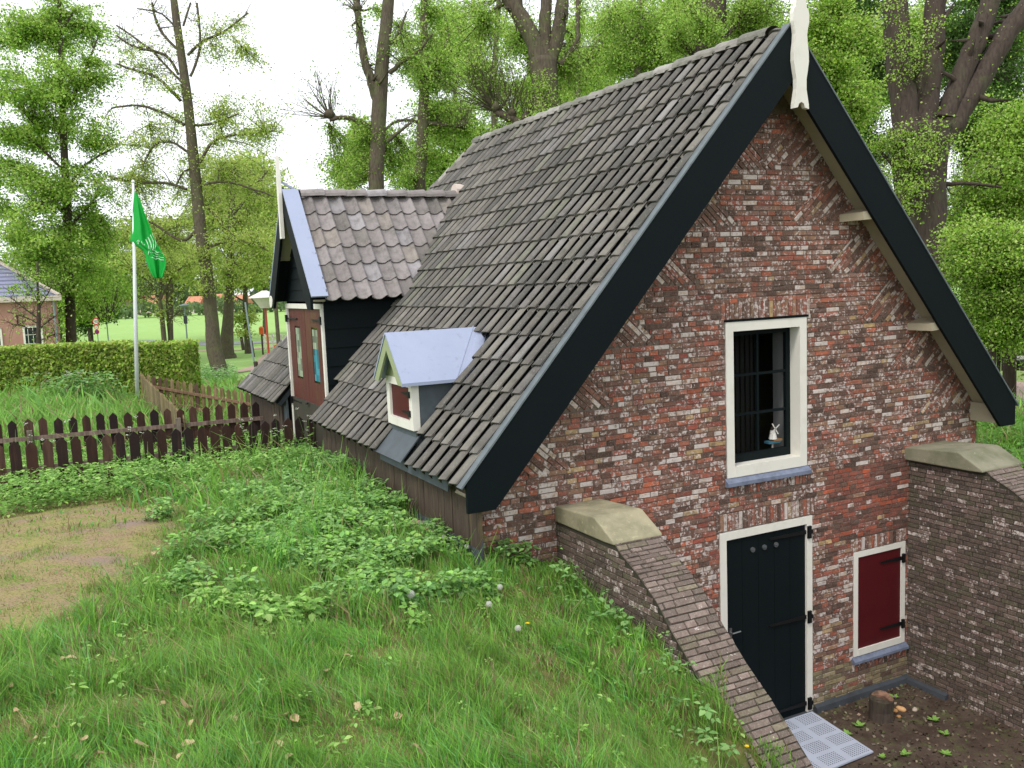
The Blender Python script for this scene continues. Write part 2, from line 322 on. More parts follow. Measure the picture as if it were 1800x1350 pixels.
bn = n.new('ShaderNodeBump'); bn.inputs['Strength'].default_value = .6; bn.inputs['Distance'].default_value = .02; l.new(NT(30), bn.inputs['Height']); l.new(bn.outputs[0], b.inputs['Normal'])
me.materials.append(gm); tag(link('ground', me, None), kind='structure')

def drape(name, pts, width, m, lift=.03, n=40):
    """ribbon that follows the ground; pts = world xy, width per point"""
    pts = np.array(pts, float); k = np.linspace(0, len(pts)-1, n); xs = np.interp(k, range(len(pts)), pts[:, 0]); ys = np.interp(k, range(len(pts)), pts[:, 1]); ws = np.interp(k, range(len(pts)), width)
    mb = MB(); vs = []; c = 9
    for i in range(n):
        j0, j1 = max(i-1, 0), min(i+1, n-1); t = np.array([xs[j1]-xs[j0], ys[j1]-ys[j0]]); t /= np.linalg.norm(t); nn = np.array([-t[1], t[0]])
        for q in range(c):
            p = np.array([xs[i], ys[i]])+nn*ws[i]*(q/(c-1)-.5); vs.append((p[0], p[1], float(Hs(p[0], p[1]))+lift))
    mb.add(vs, [(i*c+q, i*c+q+1, (i+1)*c+q+1, (i+1)*c+q) for i in range(n-1) for q in range(c-1)])
    return tag(mb.build(name, m, smooth=True), kind='structure')

# ---------------------------------------------------------------- brickwork
PALS = {
 'gable': [((124, 94, 84), 5, .46), ((106, 82, 74), 4.5, .43), ((136, 110, 104), 4, .48), ((152, 98, 82), 4, .44), ((164, 98, 76), 1.5, .43), ((148, 88, 76), 2.5, .44), ((190, 178, 168), 2.4, .56), ((172, 154, 118), .9, .44), ((84, 68, 62), 2.2, .36), ((140, 114, 96), 2.5, .45)],
 'warm': [((156, 94, 76), 4, .43), ((170, 98, 72), 3, .42), ((118, 84, 74), 3, .40), ((192, 178, 168), 1.6, .56), ((146, 80, 70), 3, .42)],
 'red': [((130, 80, 70), 5, .34), ((146, 84, 70), 3, .36), ((112, 76, 66), 4, .33), ((92, 70, 62), 2, .3), ((172, 90, 64), 1.5, .3)],
 'wedge': [((126, 92, 82), 5, .44), ((104, 82, 74), 4, .40), ((150, 96, 80), 3, .44), ((184, 170, 156), 2, .54), ((160, 142, 112), .8, .45)],
 'yellow': [((146, 132, 98), 5, .36), ((128, 118, 88), 4, .34), ((120, 100, 84), 2, .36), ((160, 146, 112), 2, .42)],
 'wing': [((100, 86, 76), 5, .37), ((86, 76, 68), 5, .37), ((114, 94, 88), 3, .43), ((124, 108, 98), 2, .47), ((86, 82, 64), 3, .34)],
 'wingtop': [((124, 110, 102), 5, .36), ((110, 98, 90), 5, .32), ((120, 112, 94), 3, .34), ((134, 118, 110), 2, .38)],
}
def pick(pal):
    L = PALS[pal]; t = random.uniform(0, sum(q[1] for q in L))
    for c, wt, a in L:
        t -= wt
        if t <= 0: break
    k = random.uniform(.87, 1.14); wm = (1.06, .99, .93) if pal in ('gable', 'warm', 'wedge', 'red') else (1, 1, 1); c = srgb(*[min(255, v*k*q) for v, q in zip(c, wm)]); return (*c, a+random.uniform(-.05, .06))
def brick(mb, O, U, V_, N, u0, u1, v0, v1, pal, j=.0045, out=None):
    if u1-u0 < .02: return
    u0 += j; u1 -= j; v0 += j*.8; v1 -= j*.8; o = random.uniform(.004, .011) if out is None else out; e = .0026; r = lambda: random.uniform(-.0026, .0026)
    def pt(u, v, h): return O+U*u+V_*v+N*h
    base = [pt(u0, v0, 0), pt(u1, v0, 0), pt(u1, v1, 0), pt(u0, v1, 0)]
    top = [pt(u0+e+r(), v0+e+r(), o+r()), pt(u1-e+r(), v0+e+r(), o+r()), pt(u1-e+r(), v1-e+r(), o+r()), pt(u0+e+r(), v1-e+r(), o+r())]
    mb.add(base+top, [(4, 5, 6, 7), (0, 1, 5, 4), (1, 2, 6, 5), (2, 3, 7, 6), (3, 0, 4, 7)], pick(pal))
def course(mb, mo, O, U, V_, N, v0, v1, spans, palf):
    for a, b_ in spans:
        if b_-a < .02: continue
        mo.add([O+U*a+V_*v0, O+U*b_+V_*v0, O+U*b_+V_*v1, O+U*a+V_*v1], [(0, 1, 2, 3)])
        u = a-random.uniform(0, .15)
        while u < b_:
            L = random.choice((.092, .095, .185, .175, .14, .12, .10))*random.uniform(.9, 1.1)
            brick(mb, O, U, V_, N, max(u, a), min(u+L, b_), v0, v1, palf((max(u, a)+min(u+L, b_))/2, (v0+v1)/2)); u += L
def cut(spans, a, b_):
    out = []
    for s, e in spans:
        if b_ <= s or a >= e: out.append((s, e)); continue
        if a > s: out.append((s, a))
        if b_ < e: out.append((b_, e))
    return out
Xa, Ya, Za = np.array([1., 0, 0]), np.array([0, 1., 0]), np.array([0, 0, 1.])
CO = .0487

XC, ZA, XL, XR, ZE = -.58, 6.88, -4.03, 2.75, 3.055          # ridge and eaves
sL = (ZA-ZE)/(XC-XL); sR = (ZA-ZE)/(XR-XC)
def rakeL(z, drop=.24): return XC-(ZA-drop-z)/sL            # inner end of the wall on the left at height z
def rakeR(z, drop=.24): return XC+(ZA-drop-z)/sR
house = thing('cellar_house', 'old brick ice cellar house with steep pantile roof, black bargeboards and two dormers', 'house', loc=(-.6, 0, 0))
gw, mo = MB(), MB()
wedges = []
for k in range(8):
    zA = 3.02+k*.53; wedges.append(('L', zA-.02, .51)); wedges.append(('R', zA+.02, .50))
openings = [(-1.22, 0.0, -.2, 2.155), (-1.12, -.065, 2.60, 4.225), (.60, 1.40, .40, 1.645)]     # door, window, shuttered hatch
soldiers = [(-1.26, .03, 2.155, 2.335, .008), (-1.16, -.02, 4.225, 4.395, 0), (-1.13, -.06, 2.50, 2.60, 0), (.56, 1.41, 1.645, 1.79, 0), (.58, 1.41, .30, .40, 0)]
def palg(u, v):
    if v < .42 and u > -.02: return 'yellow' if random.random() < .8 else 'gable'
    if u > .2 and 1.7 < v < 2.6 and u < 1.5: return 'red' if random.random() < .8 else 'gable'
    if -2.2 < u < -.6 and 2.0 < v < 4.6 and random.random() < .24: return 'warm'
    if -2.6 < u < -1.2 and .8 < v < 2.2 and random.random() < .3: return 'warm'
    return 'gable'
O0 = np.array([0., 0, 0]); Ng = -Ya
z = 0.
while z < 6.55:
    z1 = z+CO; zz = (z+z1)/2
    lo = max(-3.82, rakeL(z1)) if zz > 2.2 else -2.62; hi = min(2.56, rakeR(z1)) if zz > 2.2 else 1.46
    if hi-lo < .05: break
    sp_ = [(lo, hi)]
    for (a, b_, c, d) in openings:
        if c < zz < d: sp_ = cut(sp_, a, b_)
    for (a, b_, c, d, _) in soldiers:
        if c < zz < d: sp_ = cut(sp_, a, b_)
    for (sd_, zA, h) in wedges:
        if zA < zz < zA+h:
            if sd_ == 'L': sp_ = cut(sp_, -9, rakeL(zA+h)+(zA+h-zz)*sL)
            else: sp_ = cut(sp_, rakeR(zA+h)-(zA+h-zz)*sR, 9)
    bs_ = [(lo-.02, hi+.02)]
    for (a, b_, c, d) in openings:
        if z1 > c and z < d: bs_ = cut(bs_, a, b_)
    for a, b_ in bs_: mo.add([(a, .0035, z), (b_, .0035, z), (b_, .0035, z1), (a, .0035, z1)], [(0, 1, 2, 3)])
    course(gw, mo, O0, Xa, Za, Ng, z, z1, sp_, palg); z = z1
for (a, b_, c, d, o) in soldiers:
    mo.add([(a, 0, c), (b_, 0, c), (b_, 0, d), (a, 0, d)], [(0, 1, 2, 3)])
    u = a
    while u < b_-.02: ww = random.uniform(.044, .056); brick(gw, O0, Xa, Za, Ng, u, min(u+ww, b_), c, d, 'gable'); u += ww
for (sd_, zA, h) in wedges:                                  # braided triangles of bricks laid square to the rake
    s_, sg, rk = (sL, 1, rakeL) if sd_ == 'L' else (sR, -1, rakeR)
    al = atan2(s_, 1); up = np.array([sg*cos(al), 0, sin(al)]); inn = np.array([sg*sin(al), 0, -cos(al)])
    p0 = np.array([rk(zA), 0, zA]); Lr = h/sin(al); pB = p0+up*Lr; pC = pB+inn*(h/cos(al))
    if zA+h > 6.5: continue
    tri = [p0, pC, pB] if sd_ == 'L' else [pC, p0, pB]
    mo.add(tri, [(0, 1, 2)])
    s0 = 0.
    while s0 < Lr-.01:
        s1 = min(s0+CO, Lr); ll = (s0+s1)/2*sin(al)/cos(al); u = -random.uniform(0, .1)
        while u < ll:
            L_ = random.choice((.185, .185, .09)); 
            if sd_ == 'L': brick(gw, p0+up*s1, inn, -up, Ng, max(u, 0), min(u+L_, ll), 0, s1-s0, 'wedge')
            else: brick(gw, p0+up*s0, inn, up, Ng, max(u, 0), min(u+L_, ll), 0, s1-s0, 'wedge')
            u += L_
        s0 = s1
gwo = gw.build('gable_wall', M['brick'], house); mo.build('mortar', M['mortar'], gwo)
# structural mass behind the brick skin : side walls, back wall, inner floor, dark window backing
sw = MB(); sw.box((-3.82, .02, -.1), (-3.56, 8.7, 3.15)); sw.box((2.30, .02, -.1), (2.55, 8.7, 3.15)); sw.box((-3.56, 8.45, -.1), (2.30, 8.7, 3.1))
sw.build('side_wall', M['dark_mortar'], house)
inn_ = MB(); inn_.box((-3.56, .3, 2.2), (2.3, 8.45, 2.3)); inn_.box((-1.7, .9, 2.3), (.6, .94, 4.5))  # floor, and an upright near-black panel standing in for the dim room
inn_.build('loft_floor_backing', M['room_dark'], house)

# frames
def frame(name, a, b_, c, d, w_, y0, y1, m, parent, bottom=True):
    f = MB(); f.box((a, y0, c), (a+w_, y1, d)); f.box((b_-w_, y0, c), (b_, y1, d)); f.box((a+w_, y0+.001, d-w_), (b_-w_, y1-.001, d))
    if bottom: f.box((a+w_, y0-.004, c), (b_-w_, y1-.001, c+w_*1.15))
    return f.build(name, m, parent)
win = frame('window', -1.112, -.072, 2.685, 4.205, .092, -.012, .2, M['white'], house)
hd = MB(); hd.box((-1.125, -.018, 4.207), (-.05, .02, 4.228)); hd.build('drip_strip', M['black'], win)
s_ = MB(); y0, y1 = .125, .165; a, b_, c, d = -1.018, -.166, 2.79, 4.112
s_.box((a, y0, c), (a+.055, y1, d)); s_.box((b_-.055, y0, c), (b_, y1, d)); s_.box((a+.055, y0, d-.055), (b_-.055, y1, d)); s_.box((a+.055, y0-.004, c), (b_-.055, y1, c+.085))
for t in (1/3, 2/3):
    zt = c+.085+(d-.055-c-.085)*t; s_.box((a+.055, y0+.006, zt-.012), (b_-.055, y1, zt+.012))
s_.box(((a+b_)/2-.012, y0+.004, c+.085), ((a+b_)/2+.012, y1-.002, d-.055)); s_.build('sash', M['black'], win)
gp = MB(); gp.add([(a+.03, .145, c+.04), (b_-.03, .145, c+.04), (b_-.03, .145, d-.03), (a+.03, .145, d-.03)], [(0, 1, 2, 3)]); gp.build('pane', M['glass'], win)
iv = MB(); iv.box((-.16, .2, 2.7), (-.13, .38, 4.2)); iv.box((-1.05, .2, 2.7), (-1.02, .5, 4.2)); iv.box((-1.02, .2, 2.74), (-.16, .5, 2.775)); iv.build('inner_reveal', mat('grey_reveal', srgb(112, 114, 114), .7), win)
cu = MB()
for k in range(26):
    x = -1.02+k*.033; 
    if x > -.42: break
    cu.box((x, .42+.02*(k % 2), 2.78), (x+.031, .45+.02*(k % 2), 4.2))
cu.build('curtain', mat('curtain_grey', (.006, .006, .0065), .9), win)
ws = MB(); ws.prism([(-1.14, 0, 2.60), (-1.14, -.055, 2.605), (-1.14, -.055, 2.64), (-1.14, 0, 2.685)], (1.09, 0, 0)); ws.build('window_sill', M['sillstone'], win)
# ornament standing on the inner sill
orn = thing('windmill_ornament', 'small white windmill ornament with coloured base behind the gable window pane', 'ornament', loc=(-.32, .21, 2.775))
ob = MB(); ob.box((-.40, .22, 2.955), (-.2, .32, 2.985), srgb(60, 110, 130)); ob.box((-.32, .21, 2.985), (-.18, .31, 3.01), srgb(150, 110, 70)); ob.tube([(-.3, .27, 2.775), (-.3, .27, 2.955)], .012, 8, srgb(190, 180, 170)); ob.tube([(-.3, .27, 2.775), (-.3, .27, 2.787)], .05, 12, srgb(190, 180, 170))
ob.build('stand', M['stone'], orn)
oc = MB(); oc.tube([(-.3, .26, 3.01), (-.3, .26, 3.13)], [.055, .03], 8, srgb(225, 222, 214)); oc.build('tower', M['stone'], orn)
oh = MB(); oh.tube([(-.3, .26, 3.13), (-.3, .26, 3.16), (-.3, .26, 3.18)], [.034, .03, .006], 8, srgb(60, 50, 44))
for q in range(4): aq = q*pi/2+.6; oh.bar((-.3, .215, 3.15), (-.3+.09*cos(aq), .215, 3.15+.09*sin(aq)), .016, .003, (0, 1, 0), srgb(215, 212, 205))
oh.build('sails', M['stone'], orn)

orn.scale = (.78, .78, .78)
for _o in list(orn.children): _o.location = (-.03, -.055, 0)

# door
def strap(mb, x0, x1, z, y, t=.012): mb.box((x0, y-t, z-.014), (x1, y, z+.014)); mb.tube([(x0, y-t/2, z), (x0, y-t/2-.001, z)], .02, 8)
dr = MB(); nP = 5
for k in range(nP):
    a = -1.135+k*(1.055/nP); dr.box((a+.002, .012, .03), (a+1.055/nP-.002, .05, 2.062))
door = dr.build('door', M['black'], house)
dfm = MB(); dfm.box((-1.218, -.012, 0.02), (-1.136, .1, 2.148)); dfm.box((-.078, -.012, .02), (-.002, .1, 2.148)); dfm.box((-1.136, -.011, 2.066), (-.078, .1, 2.148)); dfm.build('door_frame', M['white'], door)
for zh in (1.98, 1.07, .12):
    h = MB(); h.box((-.075, -.034, zh-.065), (-.03, -.012, zh+.065)); h.box((-.03, -.03, zh-.02), (-.008, -.012, zh+.02)); 
    h.prism([(-.075, -.006, zh-.02), (-.56, -.006, zh-.006), (-.58, -.006, zh+.006), (-.56, -.006, zh+.014), (-.075, -.006, zh+.02)], (0, .016, 0))
    h.build('hinge', M['iron'], door)
for x in (-.79, -.637, -.483):
    h = MB(); h.tube([(x, .012, 1.913), (x, -.004, 1.913)], .026, 16); h.tube([(x, -.004, 1.913), (x, -.014, 1.913)], .011, 12); h.build('vent_rosette', mat('dull_steel', (.16, .17, .18), .45, metal=.6), door)
h = MB(); h.box((-1.105, -.004, 1.06), (-1.075, .012, 1.16)); h.tube([(-1.09, -.03, 1.115), (-.99, -.034, 1.12)], .008, 8); h.tube([(-1.09, .0, 1.115), (-1.09, -.03, 1.115)], .009, 8); h.build('door_handle', mat('steel', (.3, .3, .3), .35, metal=.9), door)
dt = MB(); dt.box((-1.22, -.04, -.0), (.0, .06, .028)); dt.build('door_sill', M['slate'], door)
# shuttered hatch
hat = frame('shutter_frame', .602, 1.395, .475, 1.640, .062, -.012, .1, M['white'], house)
sh = MB(); sh.box((.665, .002, .548), (1.332, .05, 1.577)); shu = sh.build('shutter', M['red'], hat)
for zh in (1.455, .70):
    h = MB(); h.box((1.335, -.034, zh-.05), (1.372, -.012, zh+.05)); h.prism([(1.335, -.004, zh-.024), (1.02, -.004, zh-.006), (1.0, -.004, zh+.004), (1.02, -.004, zh+.012), (1.335, -.004, zh+.02)], (0, .006-.014, 0)); h.build('hinge', M['iron'], hat)
ws = MB(); ws.prism([(.58, 0, .40), (.58, -.05, .402), (.58, -.05, .43), (.58, 0, .474)], (.84, 0, 0)); ws.build('hatch_sill', M['sillstone'], hat)

# plinth along the pit, vertical planks below the left eave, lead flashing
pl = MB(); pl.prism([(.02, 0, -.02), (.02, -.07, -.02), (.02, -.05, .06), (.02, 0, .09)], (1.42, 0, 0)); pl.prism([(1.43, -.05, -.02), (1.37, -.05, -.02), (1.39, -.05, .05), (1.43, -.05, .07)], (0, -.5, 0)); pl.build('cement_plinth', M['slate'], house)
bd = MB(); bd2 = False; y = -.33
while y < 8.9:
    wv = random.uniform(.13, .2)
    if y+wv/2 > 5.4 and not bd2: bd2 = True; bd.build('eave_boarding', M['plank'], house); bd = MB()
    if not (4.3 < y+wv/2 < 6.5): bd.box((-3.935+random.uniform(-.004, .004), y, 2.2), (-3.90, y+wv-.006, 3.02))
    y += wv
bd.build("eave_boarding", M["plank"], house)
fl = MB(); fl.prism([(-3.94, -.34, 2.68-.16), (-4.0, -.34, 2.30), (-3.93, -.34, 2.2), (-3.90, -.34, 2.62)], (0, 2.2, .04)); fl.build('flashing', M['slate'], house)

# ---------------------------------------------------------------- roofs
TILE = [((108, 104, 98), 4), ((98, 95, 90), 4), ((118, 114, 107), 3), ((90, 88, 84), 2), ((114, 113, 102), .8), ((112, 108, 105), 2), ((130, 127, 124), .8)]
TILED = [((140, 133, 132), 4), ((132, 125, 123), 4), ((150, 145, 147), 2), ((122, 116, 112), 2), ((140, 132, 126), 2)]
def tcol(pal):
    t = random.uniform(0, sum(q[1] for q in pal))
    for c, wt in pal:
        t -= wt
        if t <= 0: break
    k = random.uniform(.92, 1.07); return (*srgb(*[min(255, v*k) for v in c]), 0)
def prof(t, A, flat):
    t = t % 1.0
    if t < flat: return -A*.28*sin(pi*t/flat)
    return A*sin(pi*.80*(t-flat)/(1-flat))
def tiles(mb, O, U, Vv, N, uA, uB, vA, vB, keep, pal, pu=.2, ga=.30, A=.062, flat=.45, ns=10, rev=False):
    nr = int(math.ceil((vB-vA)/ga)); ncl = int(math.ceil((uB-uA)/pu))
    for r in range(nr):
        for c_ in range(ncl):
            u0 = uA+c_*pu; v0 = vA+r*ga
            if not keep(u0+pu/2, v0+ga/2): continue
            jv = random.uniform(-.008, .008); jh = random.uniform(-.003, .005); tw = random.uniform(-.006, .006)
            lo = []; hi = []; bt = []
            v1 = min(v0+ga+.05, vB)
            for i in range(ns+1):
                t = i/ns*1.0; u = u0+(t*1.03-(.03 if rev else 0))*pu; h = prof(min(1-t if rev else t, .9999), A, flat)
                edge = -.030*sin(pi*t)**.7
                lo.append(O+U*(u+tw)+Vv*(v0+jv+edge)+N*(h+.036+jh)); hi.append(O+U*u+Vv*v1+N*(h*.9+.012)); bt.append(O+U*(u+tw)+Vv*(v0+jv+edge+.002)+N*(h+.036+jh-.016))
            k = ns+1; fs = [(i, i+1, k+i+1, k+i) for i in range(ns)]+[(2*k+i, 2*k+i+1, i+1, i) for i in range(ns)]
            fs += [(ns, 2*k+ns, k+ns), (0, k, 2*k)]
            mb.add(lo+hi+bt, fs, tcol(pal))
def ridge_tiles(mb, p, q, r, pal, L=.34, up=Za, side=None, wide=1.0):
    p, q = np.array(p, float), np.array(q, float); d = q-p; T = np.linalg.norm(d); d /= T; s_ = np.cross(d, up); s_ /= np.linalg.norm(s_); uu = np.cross(s_, d); n_ = int(round(T/L)); L = T/n_
    for i in range(n_):
        rings = []
        for (t, rr, lift) in ((i*L-.03, r*.98, .0), (i*L+L*.25, r*1.0, .003), (i*L+L+.0, r*1.07, .012)):
            rings.append([p+d*t+(s_*cos(a)*rr*wide+uu*(sin(a)*rr*.8-r*.42+lift)) for a in np.linspace(0, pi, 9)])
        k = 9; vs = rings[0]+rings[1]+rings[2]+[x-uu*.016 for x in rings[2]]
        mb.add(vs, [(j*k+i2, j*k+i2+1, (j+1)*k+i2+1, (j+1)*k+i2) for j in range(3) for i2 in range(k-1)], tcol(pal))
YF, YR, YB = -.27, 6.35, 9.1
vl = np.array([XC-XL, 0, ZA-ZE]); LL = np.linalg.norm(vl); VL = vl/LL; NL = np.array([-VL[2], 0, VL[0]])
vr = np.array([XC-XR, 0, ZA-ZE]); LR = np.linalg.norm(vr); VR = vr/LR; NR = np.array([-VR[2], 0, VR[0]]); NR = np.array([VR[2], 0, -VR[0]])
def hipy(v, L): return YB+(YR-YB)*v/L
def keepL(u, v):        # u = -y direction handled below
    y = u
    if y > hipy(v, LL)+.05: return False
    p = np.array([XL, 0, ZE])+VL*v
    if 4.36 < y < 6.36 and p[0] < -3.74: return False
    if .98 < y < 1.83 and p[0] < -3.84: return False
    if 1.08 < y < 1.74 and p[0] < -3.1: return False
    return True
rf = MB()
tiles(rf, np.array([XL, 0, ZE]), Ya, VL, NL, YF, YB, -.02, LL-.03, keepL, TILE, rev=True, A=.066, flat=.34, ns=12)
roof = rf.build('roof_tiles', M['tile'], house, smooth=False)
rf = MB(); tiles(rf, np.array([XR, 0, ZE]), Ya, VR, -NR*-1 if False else np.array([sin(atan2(ZA-ZE, XR-XC)), 0, cos(atan2(ZA-ZE, XR-XC))]), YF, YB, -.02, LR-.03, lambda u, v: u < hipy(v, LR)+.05, TILE, ns=6)
rf.build('roof_tiles', M['tile'], house)
# roof decks just below the tiles
dk = MB(); th = .05
def quadslab(mb, pts, nn, t): mb.prism(pts, -np.array(nn)*t)
quadslab(dk, [np.array([XL, YF+.12, ZE])-NL*.03, np.array([XL, YB, ZE])-NL*.03, np.array([XC, YR, ZA])-NL*.03, np.array([XC, YF+.12, ZA])-NL*.03], NL, th) if False else None
for (x0, nn) in ((XL, NL), (XR, np.array([sin(atan2(ZA-ZE, XR-XC)), 0, cos(atan2(ZA-ZE, XR-XC))]))):
    vv_ = VL if x0 < XC else VR; cut_ = .4 if x0 < XC else 0.
    e0 = np.array([x0, YF-.04, ZE])+vv_*cut_; e1 = np.array([x0, hipy(cut_, LL), ZE])+vv_*cut_; r1 = np.array([XC, YR, ZA]); r0 = np.array([XC, YF-.04, ZA])
    dk.prism([q-nn*.012 for q in (e0, e1, r1, r0)], -nn*.06)
    if cut_:
        for ya, yb in ((YF-.04, 4.38), (6.38, YB)):
            c0 = np.array([x0, ya, ZE]); c1 = np.array([x0, yb, ZE]); dk.prism([q-nn*.012 for q in (c0, c1, c1+vv_*cut_, c0+vv_*cut_)], -nn*.06)
dk.prism([np.array([XL, YB, ZE-.02]), np.array([XR, YB, ZE-.02]), np.array([XC, YR, ZA-.02])], (0, -.05, -.05)); dk.build('roof_deck', M['slate'], house)
hipv = np.array([0, YR-YB, ZA-ZE]); LH = np.linalg.norm(hipv); VH = hipv/LH; NH = np.array([0, VH[2], -VH[1]]); NH = NH if NH[2] > 0 else -NH
rf = MB(); tiles(rf, np.array([0, YB, ZE]), Xa, VH, NH, XL, XR, 0, LH, lambda u, v: XL+(XC-XL)*v/LH < u < XR+(XC-XR)*v/LH, TILE, ns=6); rf.build('roof_tiles', M['tile'], house)
rt = MB(); RP_ = [((136, 132, 124), 3), ((120, 118, 110), 3), ((152, 148, 142), 2)]
ridge_tiles(rt, (XC, -.1, ZA+.03), (XC, YR+.1, ZA+.03), .13, RP_); ridge_tiles(rt, (XL+.05, YB, ZE+.08), (XC, YR, ZA+.05), .11, RP_, up=(-1, .6, 1)); ridge_tiles(rt, (XR, YB, ZE+.08), (XC, YR, ZA+.05), .11, RP_)
rt.build('ridge_tiles', M['tile'], house)
# bargeboards, verge lead, soffit, purlin ends, finial
NRr = np.array([sin(atan2(ZA-ZE, XR-XC)), 0, cos(atan2(ZA-ZE, XR-XC))])
def bb(x0, name, s_):
    zt = .0; b_ = MB(); y = -.35; sg = 1 if x0 < XC else -1
    outer0 = np.array([x0, y, ZE]); low = np.array([x0, y, ZE-.205]); xin = x0+sg*.245; inner0 = np.array([xin, y, ZE-.205]); ap = np.array([XC, y, ZA+.05]); zi = ZE-.205+(XC-xin)*sg*s_
    inner1 = np.array([XC, y, zi]); b_.prism([outer0+(0, 0, .045), low, inner0, inner1, ap], (0, .035, 0)); o = b_.build(name, M['black'], house)
    t = MB(); nn = NL if sg > 0 else NRr; Vv = VL if sg > 0 else VR; Lx = LL if sg > 0 else LR
    t.prism([np.array([x0, -.358, ZE])+nn*.035-Vv*.03, np.array([x0, -.262, ZE])+nn*.035-Vv*.03, np.array([x0, -.262, ZE])+nn*.035+Vv*(Lx+.02), np.array([x0, -.358, ZE])+nn*.035+Vv*(Lx+.02)], nn*.014); t.build('verge_lead', M['capgrey'], o)
    sf = MB(); a0 = np.array([x0+sg*.1, -.315, ZE+.1*s_])-np.array([0, 0, .25]); a1 = np.array([XC, -.315, ZA-.25]); sf.prism([a0, a0+(0, .40, 0), a1+(0, .40, 0), a1], nn*.03); so_ = sf.build('soffit', M['beige'], o)
    for zc in ((5.22, 4.06, 2.98)):
        if zc < 3.2 and sg > 0: continue
        xe = XC+(ZA-.25-zc)/s_*(-sg); e = MB(); inx = xe+sg*((.26 if sg < 0 else .08) if zc > 3.2 else .12)
        if zc < 3.2: e.prism([(xe+sg*.14, -.313, zc+.12), (xe-sg*.12, -.313, zc+.05), (xe-sg*.12, -.313, zc-.09), (xe+sg*.14, -.313, zc-.09)], (0, .33, 0))
        else: e.prism([(inx, -.313, zc-.0), (inx, -.313, zc-.075), (xe-sg*.05, -.313, zc-.06), (xe-sg*.10, -.313, zc+.02), (xe+sg*.06, -.313, zc+.05)], (0, .33, 0))
        e.build('purlin_end', M['beige'], o)
bb(XL, 'bargeboard', sL); bb(XR, 'bargeboard', sR)
fo = MB(); xf = -.515
prof_ = [(6.155, .092), (6.20, .088), (6.25, .078), (6.33, .062), (6.42, .062), (6.50, .078), (6.58, .092), (6.66, .090), (6.74, .078), (6.82, .072), (6.88, .082), (6.93, .096), (7.0, .098), (7.04, .088), (7.06, .066), (7.10, .064), (7.16, .03), (7.2, .0)]
poly = [(xf-wd, -.40, zz) for zz, wd in prof_]+[(xf+wd, -.40, zz) for zz, wd in prof_[-2::-1]]+[(xf+.045, -.40, 6.165), (xf+.03, -.40, 6.20), (xf, -.40, 6.215), (xf-.03, -.40, 6.20), (xf-.045, -.40, 6.165)]
fo.prism(poly, (0, .045, 0)); fo.build('finial', M['white'], house)

# small zinc dormer
sdm = MB(); yc = 1.41
dsm = MB(); dsm.prism([(-3.9, 1.06, 3.0), (-3.9, 1.06, 3.81), (-3.2, 1.06, 3.81), (-3.5, 1.06, 3.3)], (0, .03, 0)); dsm.prism([(-3.9, 1.73, 3.0), (-3.9, 1.73, 3.81), (-3.2, 1.73, 3.81), (-3.5, 1.73, 3.3)], (0, .03, 0))
dsm.box((-3.905, 1.062, 3.0), (-3.88, 1.758, 3.33)); dormer_s = dsm.build('small_dormer', M['lead'], house)
q = MB(); q.prism([(-4.04, 1.0, 3.765), (-4.04, yc, 4.225), (-2.93, yc, 4.225), (-3.36, 1.0, 3.765)], (0, -.012, .014)); q.prism([(-4.04, 1.82, 3.765), (-4.04, yc, 4.225), (-2.93, yc, 4.225), (-3.36, 1.82, 3.765)], (0, .012, .014))
q.box((-4.045, 1.0-.012, 3.755), (-3.37, 1.0+.004, 3.785)); q.prism([(-3.12, yc, 4.246), (-3.50, 1.0, 3.786), (-3.49, 1.0, 3.786), (-3.11, yc, 4.246)], (0, -.006, .008))
q.prism([(-3.06, yc-.0, 4.24), (-3.44, .99, 3.78), (-3.27, .99, 3.80), (-2.84, yc, 4.26)], (0, -.01, .004))
q.build('zinc_roof', M['zinc'], dormer_s)
q = MB(); 
for sg in (1, -1): q.prism([(-4.035, yc+sg*.40, 3.757), (-4.035, yc+sg*.0, 4.205), (-4.035, yc, 4.07), (-4.035, yc+sg*.28, 3.757)], (.022, 0, 0))
q.prism([(-3.93, 1.05, 3.8), (-3.93, yc, 4.15), (-3.93, 1.77, 3.8)], (.02, 0, 0)); q.build('dormer_gable', mat('pale_green_paint', srgb(150, 160, 122), .6), dormer_s)
def frame_x(name, x0, x1, ya, yb, za, zb, w_, m, parent):
    f = MB(); f.box((x0, ya, za), (x1, ya+w_, zb)); f.box((x0, yb-w_, za), (x1, yb, zb)); f.box((x0+.001, ya+w_, zb-w_), (x1, yb-w_, zb)); f.box((x0-.004, ya+w_, za), (x1, yb-w_, za+w_)); return f.build(name, m, parent)
frame_x('dormer_frame', -3.93, -3.86, 1.055, 1.765, 3.325, 3.812, .085, M['white'], dormer_s)
q = MB(); q.box((-3.905, 1.14, 3.41), (-3.88, 1.68, 3.728)); q.build('dormer_shutter', M['red'], dormer_s)
for zh in (3.66, 3.48):
    h = MB(); h.box((-3.945, 1.105, zh-.03), (-3.925, 1.155, zh+.03)); h.prism([(-3.92, 1.15, zh-.018), (-3.92, 1.38, zh-.005), (-3.92, 1.38, zh+.005), (-3.92, 1.15, zh+.018)], (.012, 0, 0)); h.build('hinge', M['iron'], dormer_s)
q = MB(); pA = np.array([-3.905, 0, 3.215]); 
q.prism([np.array([XL-.03, 1.02, ZE-.03])+NL*.03, np.array([XL-.03, 1.80, ZE-.03])+NL*.03, np.array([-3.84, 1.80, 3.27])+NL*.03, np.array([-3.84, 1.02, 3.27])+NL*.03], NL*.012)
q.prism([(XL+.02, .1, ZE-.11), (XL+.02, 1.85, ZE-.11), (XL+.03, 1.85, ZE-.0), (XL+.03, .1, ZE-.0)], (.012, 0, 0)); q.build('lead_apron', M['lead'], dormer_s)

